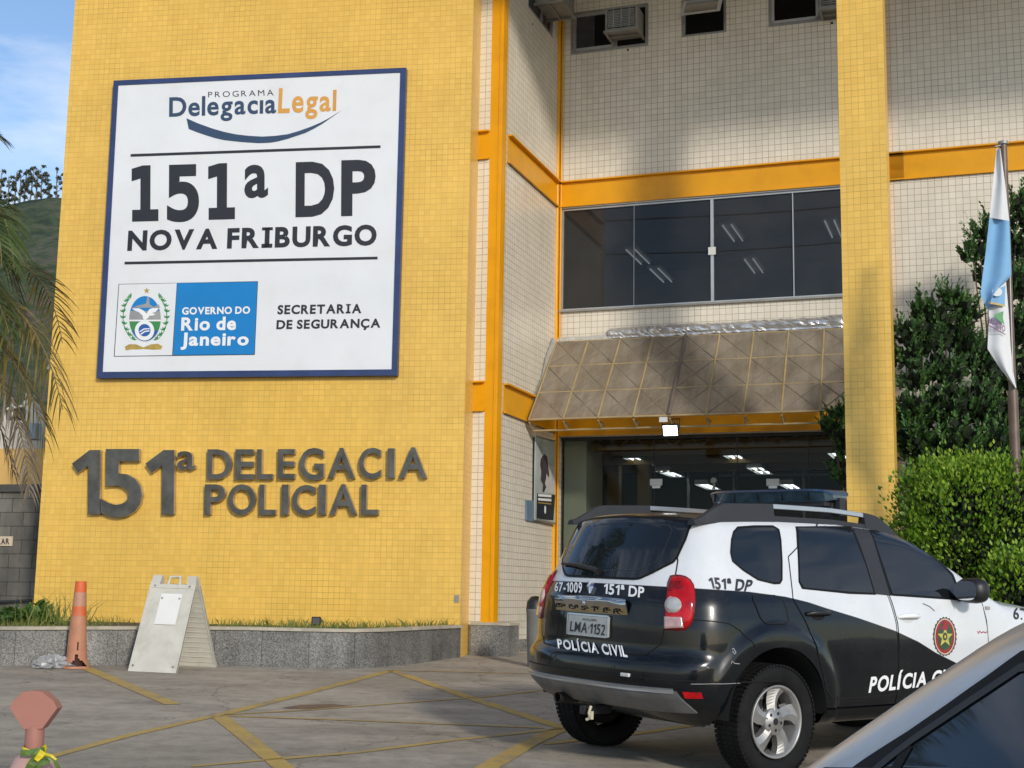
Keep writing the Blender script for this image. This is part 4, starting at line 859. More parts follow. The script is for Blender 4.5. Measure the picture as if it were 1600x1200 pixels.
m = MB(); hal = [on_depth(u, v, fy-.05) for u, v in ((1557, 236), (1574, 338), (1576, 345), (1583, 600))]; m.tube(hal, .004, 5); m.tube([on_depth(1571, 335, fy-.06), on_depth(1576, 358, fy-.06)], .006, 5); obj('halyard', m, MT['lamp_white'], FPo)
FG = thing('state_flag', 'white and light blue state flag drooping along the flagpole', 'flag', on_depth(1570, 500, fy-.1))
MT['cloth_w'] = plain('white_cloth', (.66, .66, .66), .8, 0, .04, 4); MT['cloth_b'] = plain('light_blue_cloth', (.20, .40, .62), .8, 0, .06, 4)
def cloth(name, left, right, ml, n=26, k=10, dy=.10, amp=.045, ph=0):
    m = MB(); L = np.array(left, float); R = np.array(right, float); V = []
    for j in range(n+1):
        t = j/n; lu = np.interp(t, np.linspace(0, 1, len(L)), L[:, 0]), np.interp(t, np.linspace(0, 1, len(L)), L[:, 1]); ru = np.interp(t, np.linspace(0, 1, len(R)), R[:, 0]), np.interp(t, np.linspace(0, 1, len(R)), R[:, 1])
        for i in range(k+1):
            s = i/k; u = lu[0]*(1-s)+ru[0]*s; v = lu[1]*(1-s)+ru[1]*s; V.append(on_depth(u, v, fy-dy+amp*math.sin(s*5.2+ph+t*1.5)))
    m.add(V, [(j*(k+1)+i, j*(k+1)+i+1, (j+1)*(k+1)+i+1, (j+1)*(k+1)+i) for j in range(n) for i in range(k)], smooth=True); return obj(name, m, MT[ml], FG, recalc=False)
cloth('white_field', [(1557, 232), (1552, 280), (1546, 340)], [(1563, 232), (1571, 290), (1577, 345)], 'cloth_w', amp=.03)
cloth('blue_field', [(1546, 340), (1540, 395), (1534, 440), (1532, 462), (1545, 487)], [(1577, 345), (1579, 390), (1580, 430), (1572, 440), (1550, 460)], 'cloth_b')
cw = cloth('white_field', [(1544, 452), (1545, 500), (1543, 545), (1562, 575), (1586, 606)], [(1572, 440), (1577, 500), (1579, 540), (1583, 580), (1588, 606)], 'cloth_w', dy=.07, amp=.03, ph=1)
cloth('blue_band', [(1547, 458), (1546, 476)], [(1571, 446), (1570, 478)], 'cloth_b', n=6, dy=.105, amp=.01)
sF = lambda u, v: on_depth(u, v, fy-.125)
def fl_ink(name, mb, ml): obj(name, mb, MT[ml], FG, recalc=False)
fl_ink('emblem_ring', poly_mb(ell(1558, 456, 8, 7), sF), 'cloth_w'); fl_ink('emblem_rope', poly_mb([(1545, 471), (1570, 476), (1570, 479), (1545, 474)], sF), 'gold_ink')
fl_ink('emblem_leaf', poly_mb([(1552, 492), (1560, 489), (1568, 486), (1567, 497), (1570, 508), (1560, 500)], sF), 'green_ink')
MT['purple'] = plain('purple_ink', (.16, .05, .14), .7, 0, .1, 5)
fl_ink('emblem_ribbon_word', text_mb('JANEIRO', [(1544, 504), (1570, 519), (1545, 495), (1571, 510)], sF, .02), 'purple'); fl_ink('emblem_ribbon_edge', poly_mb([(1544, 507), (1571, 522), (1571, 523.5), (1544, 508.5)], sF), 'purple')

# ---------------------------------------------------------------- grey object beyond the car
q = on_ground(836, 1014); q = on_depth(836, 1012, 16.5); q[2] = gz(q[0], 16.5)
zt2 = on_depth(832, 932, 16.5)[2]-q[2]; r2 = 14*16.5/FPX
GB = thing('grey_bin', 'dark grey bin half hidden behind the left tail lamp of the police car', 'bin', q)
m = MB(); m.lathe([(r2*.8, .0), (r2, zt2*.78), (r2*1.06, zt2*.8), (r2*1.02, zt2*.84)], 20, c=q); obj('bin_body', m, plain('grey_bin_plastic', (.16, .155, .14), .6, 0, .15, 5), GB)
m = MB(); m.lathe([(r2*1.04, zt2*.82), (r2*.95, zt2*.93), (r2*.5, zt2), (.001, zt2*1.01)], 20, c=q); obj('bin_lid', m, MT['black'], GB)
# ---------------------------------------------------------------- vegetation
MT['hedge'] = leafmat('hedge_leaves', (.065, .15, .012), (.17, .31, .024), (.34, .46, .05), .25, .42, 3.0)
MT['conifer'] = leafmat('conifer_sprays', (.020, .062, .015), (.055, .135, .032), (.125, .235, .06), .1, .55, 2.0)
MT['bark'] = plain('bark', (.09, .065, .045), .9, 0, .3, 9, bumps=.02)
MT['inner_shade'] = plain('shaded_inner_foliage', (.016, .026, .011), .9, 0, .3, 6)  # near-black leaf tone: shade inside crown and hedge put into the colour
def shell_leaves(mb, boxes, n, leaf, wr=.6):
    """leaves over rounded boxes (centre, half size), denser at the surface, in clumps"""
    for c, h in boxes:
        c = np.array(c); h = np.array(h); cl = []
        for _ in range(int(n/22)):
            d = RNG.normal(0, 1, 3); d /= (np.abs(d)**6).sum()**(1/6); cl.append(c+d*h*(.86+.22*RNG.random()))
        for k in range(n):
            q = cl[int(RNG.integers(0, len(cl)))] + RNG.normal(0, .075, 3); dn = (q-c)/h; leafquad(mb, q, leaf*(.55+.8*RNG.random()), wr, dn/np.linalg.norm(dn)*.8, .5)
def dir_quads(mb, c, r, n, L, w, dirn):
    for _ in range(n):
        d = RNG.normal(0, 1, 3); d /= np.linalg.norm(d); p = c+d*r*RNG.random()**.5; a = dirn*.7+d*.6+RNG.normal(0, .25, 3); a /= np.linalg.norm(a); b = np.cross(a, RNG.normal(0, 1, 3)); b /= np.linalg.norm(b); l = L*(.5+.8*RNG.random())
        mb.add([p-b*w*.3, p+a*l*.4+b*w, p+a*l, p+a*l*.45-b*w], [(0, 1, 2, 3)])
def hedge(name, px, Y0, Y1, vtop, zb, n, label, leaf=.075):
    a = on_depth(px[0], 800, Y1); b = on_depth(px[1], 800, Y0); zt = on_depth(px[0], vtop, Y0)[2]
    c = np.array([(a[0]+b[0])/2, (Y0+Y1)/2, (zt+zb)/2]); h = np.array([(b[0]-a[0])/2, (Y1-Y0)/2, (zt-zb)/2])
    t = thing(name, label, 'hedge', (c[0], c[1], zb)); m = MB(); shell_leaves(m, [(c, h)], n, leaf)
    m2 = MB(); m2.box(c-np.array([0, 0, .05]), h*2*.86); obj('leaves', m, MT['hedge'], t, recalc=False)
    m3 = MB()
    for k in range(int(12*h[0])+4):
        x = c[0]+h[0]*RNG.uniform(-.9, .9); y = c[1]+h[1]*RNG.uniform(-.8, .8); m3.tube([(x, y, gz(x, y)), (x+RNG.normal(0, .06), y, c[2]), (x+RNG.normal(0, .12), y, zt-.1)], [.018, .012, .005], 5)
    obj('stems', m3, MT['bark'], t)
    for _ in range(1): pass
    core = MB(); shell_leaves(core, [(c, h*.74)], int(n*.45), leaf*1.5, .8); obj('inner_leaves', core, MT['inner_shade'], t, recalc=False); return t
zh = gz(4.5, 13.2)
hedge('clipped_hedge', (1402, 1720), 12.9, 13.9, 729, zh+.25, 42000, 'bright green clipped boxy hedge between pillar and flagpole', .048)
hedge('low_bush', (1530, 1700), 12.15, 12.7, 878, gz(4.5, 12)+.05, 13000, 'low bright green bush in front of the hedge behind the car bonnet', .048)
def conifer(label, blobs, root, n_each, sz):
    ctr = np.mean([on_depth(u, v, Y) for u, v, r, Y in blobs], axis=0)
    t = thing('conifer_tree', label, 'tree', root, 'dark conifers behind the pillar'); m = MB(); br = MB(); root = np.array(root, float); mid = root+np.array([0, 0, .6])
    inner = MB()
    br.tube([root-np.array([0, 0, .2]), mid, np.array([ctr[0]*.4+root[0]*.6, ctr[1]*.4+root[1]*.6, (ctr[2]+mid[2])/2])], [.13, .10, .07], 8)
    for u, v, r, Y in blobs:
        c = on_depth(u, v, Y); R = r*Y/FPX; br.tube([mid+np.array([0, 0, .3*RNG.random()]), (mid+c)/2+RNG.normal(0, .1, 3), c], [.028, .017, .007], 5)
        axis = c-np.array([root[0], root[1]+.3, max(root[2]+.5, c[2]-1.2)]); axis /= np.linalg.norm(axis)+1e-9
        k = max(14, int(46*(R/.3)**1.6))
        for _ in range(k):
            d = RNG.normal(0, 1, 3); d /= np.linalg.norm(d); q = c+d*R*(.25+.62*RNG.random()); dd = axis*.6+d*.55+np.array([0, 0, .3]); dd /= np.linalg.norm(dd)
            sv = np.cross(dd, RNG.normal(0, 1, 3)); sv /= np.linalg.norm(sv); L = .24*(.6+.7*RNG.random())
            for j in range(int(n_each*2.7)):                          # a flat fan of scaly twigs
                t_ = RNG.random(); sd_ = RNG.choice((-1, 1)); o_ = q+dd*L*t_; tw = dd*.75+sv*sd_*(.75-.4*t_)+RNG.normal(0, .16, 3); tw /= np.linalg.norm(tw); l = sz*(1.25-.6*t_)*(.7+.6*RNG.random()); bw_ = np.cross(tw, sv)*.35+sv*.5; bw_ = bw_-tw*(bw_@tw); bw_ /= np.linalg.norm(bw_)+1e-9; w_ = l*.24
                m.add([o_-bw_*w_*.4, o_+tw*l*.45+bw_*w_, o_+tw*l, o_+tw*l*.5-bw_*w_], [(0, 1, 2, 3)])
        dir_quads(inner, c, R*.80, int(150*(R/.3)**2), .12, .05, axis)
    obj('crown', m, MT['conifer'], t, recalc=False); obj('inner_crown', inner, MT['inner_shade'], t, recalc=False); obj('trunk', br, MT['bark'], t); return t
bl = [(1590, 330, 26, 16.8), (1560, 352, 20, 16.7), (1530, 372, 16, 16.6), (1520, 402, 18, 16.6), (1550, 395, 24, 16.8), (1590, 390, 32, 16.9), (1580, 450, 36, 16.8), (1545, 440, 26, 16.8), (1590, 520, 40, 16.7), (1620, 440, 50, 17), (1620, 350, 40, 17), (1640, 540, 60, 17), (1560, 560, 40, 16.8), (1600, 610, 50, 16.6), (1660, 640, 60, 17)]
conifer('tall dark conifer rising behind the flag at the right edge', bl, (6.1, 16.9, gz(6, 16.9)), 9, .062)
bl = [(1478, 468, 14, 16.3), (1495, 480, 17, 16.3), (1440, 490, 18, 16.2), (1465, 500, 24, 16.3), (1510, 498, 22, 16.4), (1420, 528, 24, 16.2), (1455, 540, 32, 16.3), (1500, 535, 34, 16.4), (1415, 560, 22, 16.2), (1535, 570, 40, 16.4), (1470, 585, 36, 16.3), (1430, 600, 26, 16.2), (1425, 650, 34, 16.0), (1475, 640, 40, 16.1), (1530, 640, 44, 16.2), (1580, 660, 46, 16.2), (1430, 695, 40, 15.9), (1490, 700, 46, 15.9), (1550, 705, 46, 16.0), (1610, 710, 50, 16.0), (1450, 735, 40, 15.9), (1530, 745, 44, 15.9)]
conifer('broad dark conifer filling the space between pillar and flagpole', bl, (4.95, 16.4, gz(5, 16.4)), 9, .062)
bl = [(1312, 652, 12, 16.4), (1300, 672, 15, 16.3), (1318, 690, 20, 16.4), (1330, 720, 24, 16.5), (1320, 750, 16, 16.5), (1340, 660, 24, 16.6), (1360, 700, 34, 16.7), (1345, 770, 26, 16.6), (1370, 620, 24, 16.7)]
conifer('smaller dark conifer peeping out left of the tiled pillar', bl, (4.25, 16.75, gz(4, 16.7)), 9, .062)
# palm at the left
PY = 12.4
crown = on_depth(-95, 470, PY); rootp = np.array([crown[0]-.15, PY, gz(crown[0], PY)])
PA = thing('palm_tree', 'feathery palm leaning in from the left edge with dry brown lower fronds', 'palm tree', rootp)
MT['frond_green'] = leafmat('palm_leaflets', (.03, .055, .012), (.06, .095, .02), (.13, .15, .035), .15, .4, 1.5); MT['frond_gold'] = leafmat('palm_leaflets_yellowing', (.08, .07, .02), (.17, .13, .03), (.28, .19, .06), .15, .5, 1.5)
MT['frond_dry'] = leafmat('palm_leaflets_dry', (.10, .075, .05), (.20, .155, .11), (.32, .26, .20), .1, .7, 2); MT['rachis'] = plain('palm_rachis', (.16, .12, .05), .6, 0, .2, 4)
m = MB(); pts = [rootp-np.array([0, 0, .3]), rootp+np.array([.05, 0, 1.0]), rootp*.4+crown*.6, crown-np.array([0, 0, .1])]; m.tube(pts, [.17, .13, .12, .10], 12); obj('trunk', m, MT['bark'], PA)
m = MB(); m.tube([crown-np.array([0, 0, .7]), crown-np.array([0, 0, .2]), crown+np.array([0, 0, .15])], [.11, .13, .05], 12); obj('crownshaft', m, plain('crownshaft', (.10, .15, .05), .4, 0, .15, 3), PA)
def frond(P, L, ml, droop=.5, nl=56, w=.0095, curl=0.0):
    P = [np.array(p, float) for p in P]; m = MB(); R = MB(); T = np.linspace(0, 1, 26)
    def at(t):
        if len(P) == 3: return P[0]*(1-t)**2+2*P[1]*t*(1-t)+P[2]*t*t
        return P[0]*(1-t)**3+3*P[1]*t*(1-t)**2+3*P[2]*t*t*(1-t)+P[3]*t**3
    pts = [at(t) for t in T]; R.tube(pts, [.016*(1-.75*t) for t in T], 6)
    for k in range(nl):
        t = .12+.88*k/nl; p = at(t); tn = at(min(1, t+.02))-at(t-.02); tn /= np.linalg.norm(tn); up = np.array([0, 0, 1.0]); s = np.cross(tn, up); s /= np.linalg.norm(s)+1e-9; u2 = np.cross(s, tn)
        l = L*(math.sin(math.pi*(.12+.80*t))**.7)*(.85+.3*RNG.random())
        for sd_ in (-1, 1):
            d = s*sd_*.75+tn*.62+u2*(.22+.1*RNG.normal())+RNG.normal(0, .07, 3); d /= np.linalg.norm(d); g = np.array([0, 0, -1.0])
            q = [p+d*l*x+g*l*droop*x*x*1.1 for x in (0, .35, .7, 1.0)]; b = np.cross(d, u2+RNG.normal(0, .25, 3)); b /= np.linalg.norm(b)+1e-9
            m.add([q[0]-b*w*.5, q[0]+b*w*.5, q[1]+b*w, q[2]+b*w*.75, q[3], q[2]-b*w*.75, q[1]-b*w], [(0, 1, 2, 6), (6, 2, 3, 5), (5, 3, 4)])
    o = obj('frond', m, MT[ml], PA, recalc=False); obj('rachis', R, MT['rachis'], o); return o
D = lambda u, v, dy=0.0: on_depth(u, v, PY+dy)
frond([crown, D(-60, 260, -.3), D(10, 270, -.6), D(22, 420, -.7)], .40, 'frond_green', .55)
frond([crown, D(-40, 330, .2), D(20, 360, .3), D(40, 520, .4)], .40, 'frond_green', .6)
frond([crown, D(-50, 420, -.2), D(60, 450, -.5), D(98, 640, -.6)], .42, 'frond_gold', .85, 54)
frond([crown, D(-60, 420, 0), D(20, 420, .1), D(66, 560, .2)], .40, 'frond_gold', .8, 46)
frond([crown, D(-40, 490, -.3), D(30, 530, -.5), D(72, 690, -.5)], .40, 'frond_gold', .9, 50)
frond([crown, D(-40, 560, -.4), D(40, 600, -.6), D(46, 775, -.7)], .28, 'frond_dry', .9, 46, .010)
frond([crown, D(-60, 600, .3), D(10, 640, .4), D(20, 740, .5)], .26, 'frond_dry', .9, 34, .010)
frond([crown, D(-70, 380, -.5), D(-20, 400, -.7), D(14, 520, -.8)], .40, 'frond_green', .6)
frond([crown, D(-70, 300, .5), D(-10, 310, .7), D(12, 400, .9)], .38, 'frond_green', .5)
frond([crown, D(-110, 250, .2), D(-50, 170, .3), D(0, 215, .3)], .42, 'frond_green', .35)
frond([crown, D(-90, 330, .6), D(-30, 300, 1.0), D(8, 330, 1.4)], .42, 'frond_green', .45)
for k in range(9):
    a = math.radians(70+k*33+RNG.uniform(-8, 8)); L = 1.9; e = RNG.uniform(.2, .8); dx = np.array([math.cos(a)*L, math.sin(a)*L, 0])
    if dx[0] > .6 and abs(dx[1]) < 1.5: continue
    frond([crown, crown+dx*.35+np.array([0, 0, e*1.0]), crown+dx*.8+np.array([0, 0, e*1.2]), crown+dx+np.array([0, 0, -.5+.6*e])], .42, 'frond_green' if k % 4 else 'frond_gold', .5, 40)
P2 = PA.copy(); COL.objects.link(P2); px_ = -7.35; py_ = 12.7
P2.matrix_world = Matrix.Translation(Vector((px_, py_, float(gz(px_, py_))))) @ Matrix.Rotation(.5, 4, 'Z') @ Matrix.Diagonal((1.1, 1.1, 1.62, 1.0))
tag(P2, 'taller palm left of the view, mirrored in the side window of the silver car', 'palm tree')
for c_ in list(PA.children):
    d_ = c_.copy(); COL.objects.link(d_); d_.parent = P2
    for e_ in list(c_.children): f_ = e_.copy(); COL.objects.link(f_); f_.parent = d_
# ---------------------------------------------------------------- left background
def blockmat():
    m, nt, b = mat('stained_concrete_block'); t = N(nt, 'ShaderNodeTexCoord'); br = N(nt, 'ShaderNodeTexBrick'); br.offset = .5; setin(br, Scale=1.0); br.inputs['Brick Width'].default_value = .40; br.inputs['Row Height'].default_value = .205; br.inputs['Mortar Size'].default_value = .007
    br.inputs['Color1'].default_value = (.20, .185, .155, 1); br.inputs['Color2'].default_value = (.15, .14, .12, 1); br.inputs['Mortar'].default_value = (.07, .065, .055, 1); nt.links.new(t.outputs['UV'], br.inputs['Vector'])
    n = noise(nt, 1.1, 8, .65, coord='UV', sc=(1.2, .6, 1)); r = ramp(nt, n.outputs['Fac'], [(.35, .35), (.62, 1.1)]); c = mixc(nt, 1, br.outputs['Color'], r.outputs[0], 'MULTIPLY'); nt.links.new(c, b.inputs['Base Color']); setin(b, Roughness=.9); bump(nt, br.outputs['Fac'], -.6, .01, b); return m
FW_ = Frame(FY.p(aL, -1.6, 0), A1-.12)
zbt = FW_.az(30, 757)[1]
BW = thing('block_wall', 'stained grey concrete block wall left of the yellow building', 'wall', FW_.p(-2, 0, gz(-5.5, 19)))
m = MB(); m.fbox(FW_, -7, .6, -.2, 0, -1.2, zbt-.11); obj('blocks', m, blockmat(), BW); m = MB(); m.fbox(FW_, -7, .62, -.24, .05, zbt-.11, zbt); obj('top_beam', m, plain('dark_concrete_beam', (.07, .066, .06), .85, 0, .3, 3), BW)
s0_ = FW_.az(18, 853, .03); m = MB(); m.fbox(FW_, s0_[0]-.62, s0_[0], .005, .02, s0_[1], FW_.az(18, 838, .03)[1])
SN = thing('wall_sign', 'small cream sign ending in the letters LAR on the block wall', 'sign', FW_.p(s0_[0]-.3, .02, s0_[1])); obj('sign_plate', m, plain('cream_plate', (.62, .50, .36), .5, 0, .06, 5), SN)
obj('sign_letters', text_mb('LAR', [(-3.5, 850.5), (14.5, 850), (-3.5, 842), (14.5, 841.5)], lambda u, v: FW_.hit(u, v, .024), .03), MT['ink'], SN, recalc=False)
m = MB(); m.tube([FW_.hit(-60, 943, .06), FW_.hit(49, 938, .06)], .02, 8); solid('wall_pipe', m, plain('dark_pipe', (.03, .03, .03), .5), 'thin dark pipe running along the foot of the block wall', 'pipe')
FN = Frame(on_depth(0, 720, 25), A1)
zt_ = FN.az(30, 701)[1]; YB = thing('neighbour_house', 'low yellow house behind the block wall with a white roof terrace', 'house', FN.p(-2, 0, 0))
m = MB(); m.fbox(FN, -8, 3, -5, 0, -1, zt_); obj('yellow_wall', m, plain('apricot_render', (.68, .42, .13), .7, 0, .08, 1.5), YB)
zw = FN.az(30, 657, -1)[1]; m = MB(); m.fbox(FN, -8, FN.az(66, 680, -1.0)[0], -4, -1.0, zt_-.05, zw); obj('white_parapet', m, plain('grey_white_render', (.55, .53, .48), .8, 0, .1, 2), YB)
bq = -1.4; fpx = [(40, 690), (40, 614), (48, 628), (56, 648), (62, 672), (64, 692)]; m = MB(); m.prism([FN.hit(u, v, bq) for u, v in fpx], -FN.n*.35); obj('curved_fin', m, plain('cream_render', (.62, .59, .50), .8, 0, .08, 2), YB)
c_ = FN.hit(52, 687, -.55); rr_ = 12*25/FPX; z2 = FN.hit(52, 664, -.55)[2]; m = MB(); m.lathe([(rr_, c_[2]), (rr_, z2), (rr_*.9, z2+.02), (.001, z2+.02)], 28, c=(c_[0], c_[1], 0)); obj('water_drum', m, plain('blue_grey_drum', (.25, .33, .38), .4, 0, .1, 3), YB)
m = MB(); m.fbox(FN, FN.az(10, 650, -1.5)[0], FN.az(40, 650, -1.5)[0], -3, -1.5, zw, FN.az(20, 637, -1.5)[1]); obj('dark_opening', m, MT['dark'], YB)
m = MB()
for u in (8, 20): m.tube([FN.hit(u, 672, -1.1), FN.hit(u-.5, 628, -1.1)], .02, 6)
m.tube([FN.hit(6, 640, -1.1), FN.hit(42, 633, -1.1)], .025, 6); m.tube([FN.hit(38, 632, -1.1), FN.hit(42, 628, -1.1)], .05, 6); obj('terrace_rail', m, MT['lamp_white'], YB)
q = FY.p(aL-.16, -.3, 0); q = on_depth(77, 574, q[1]); LB = thing('wall_lamp', 'small white square lamp sticking out at the left edge of the yellow block', 'lamp', q)
m = MB(); Ml = np.array([[.8, -.3, .5], [.2, .95, 0], [-.55, 0, .8]]); m.box(q, (.075, .03, .075), Ml); obj('lamp_body', m, MT['coping'], LB, bevel=.006); m = MB(); m.tube([q+np.array([.0, .05, 0]), FY.p(aL+.01, -.35, q[2])], .012, 6); obj('arm', m, MT['alu_old'], LB)
# hill with its ridge trees
def hillmat():
    m, nt, b = mat('hillside'); n = noise(nt, .05, 8, .66); n2 = noise(nt, .4, 7, .7); n3 = noise(nt, .006, 4, .5); a = mixc(nt, .45, n.outputs['Fac'], n2.outputs['Fac'])
    r = ramp(nt, a, [(.40, (.030, .055, .026)), (.48, (.065, .105, .045)), (.53, (.12, .14, .065)), (.565, (.14, .115, .10)), (.64, (.24, .20, .165))]); nt.links.new(r.outputs[0], b.inputs['Base Color']); setin(b, Roughness=.95); bump(nt, n2.outputs['Fac'], 1, 3.0, b); return m
HY = 260.0
RZ = float(on_depth(55, 333, HY)[2])
def ridge(x): return RZ + 4*math.sin(x*.045+1) + 2.2*math.sin(x*.13)
hx = np.linspace(-330, 60, 80); hs = np.linspace(0, 1, 46); V = []
for s in hs:
    for x in hx: V.append((x, 105+(HY-105)*s+14*math.sin(x*.03), -1+(ridge(x)+1)*(s**1.12)*(1 if s < 1 else 1)+(3.0*math.sin(x*.09+s*9)+2.2*math.sin(x*.23-s*17))*math.sin(math.pi*s)))
for x in hx: V.append((x, HY+120, ridge(x)-40))
nx = len(hx); m = MB(); m.add(V, [(j*nx+i, j*nx+i+1, (j+1)*nx+i+1, (j+1)*nx+i) for j in range(len(hs)) for i in range(nx-1)], smooth=True); h_ = obj('hill', m, hillmat()); tag(h_, 'steep green hillside with bare patches behind the building', 'hill', kind='structure')
MT['euc'] = leafmat('eucalyptus_leaves', (.045, .06, .04), (.08, .095, .06), (.13, .14, .085), .1, .7, .3); MT['euc_bark'] = plain('pale_bark', (.17, .15, .12), .9, 0, .2, 1)
specs = [(4, 265, 13), (16, 272, 9), (27, 263, 10), (34, 268, 8), (42, 259, 10), (52, 258, 11), (60, 259, 12), (67, 266, 10), (79, 282, 8), (91, 262, 9), (-12, 262, 12)]
kinds = ['tall thin eucalyptus on the hill ridge']
for i, (u, v, rp_) in enumerate(specs):
    p = on_depth(u, v, HY+14*math.sin(0)); zr = ridge(p[0])-1.5; hgt = p[2]-zr; t = thing('ridge_tree', 'tall thin eucalyptus on the hill ridge, one of a ragged row', 'tree', (p[0], HY, zr), 'ridge trees on the hill')
    R = rp_*HY/FPX; m = MB(); tr = MB(); lean = RNG.normal(0, .05); tr.tube([(p[0]-lean*8, HY, zr-2), (p[0], HY, zr+hgt*.5), (p[0]+lean*3, HY, zr+hgt*.93)], [.20, .15, .07], 6)
    for c in range(10):
        tt = .30+.68*(c+RNG.random())/10; z = zr+hgt*tt; cc = np.array([p[0]+RNG.normal(0, R*.55), HY+RNG.normal(0, R*.4), z]); tr.tube([(p[0], HY, z-hgt*.08), cc], [.1, .04], 4); rr = R*(.12+.34*RNG.random()*(.5+tt*.7))
        for k in range(60):
            d = RNG.normal(0, 1, 3); d /= np.linalg.norm(d); leafquad(m, cc+d*rr*RNG.random()**.5*np.array([1, 1, .55]), .42, .6)
    obj('crown', m, MT['euc'], t, recalc=False); obj('trunk', tr, MT['euc_bark'], t)
m = MB(); P0 = []
for k in range(2600):
    x = RNG.uniform(-140, -40); s = RNG.uniform(.02, .30) if k < 600 else RNG.uniform(.3, .97); y = 105+(HY-105)*s; z = -1+(ridge(x)+1)*s**1.12; r = RNG.uniform(1.2, 3.0) if k < 600 else RNG.uniform(.5, 1.9)
    for q in range(16):
        d = RNG.normal(0, 1, 3); d /= np.linalg.norm(d); d[2] = abs(d[2]); leafquad(m, np.array([x, y, z])+d*r, 1.3 if k < 600 else .8, .8)
tag(obj('hill_forest', m, leafmat('forest_leaves', (.015, .03, .012), (.03, .055, .02), (.06, .085, .03), .0, .8, .05), recalc=False), 'dark woodland at the foot of the hill', 'forest', kind='stuff')
# overhead cables across the street, seen mirrored in the strip window
for k, z in enumerate((14.6, 13.4, 12.2)):
    m = MB(); m.tube([(x, -2.5-.03*x, z-.06*x+.0016*x*x+.05*math.sin(x*.4+k)) for x in np.linspace(-26, 26, 40)], .022, 5)
    solid('overhead_cable', m, MT['black'], 'black cable strung across the street, mirrored in the dark strip window', 'cable', 'overhead cables over the street', recalc=False)
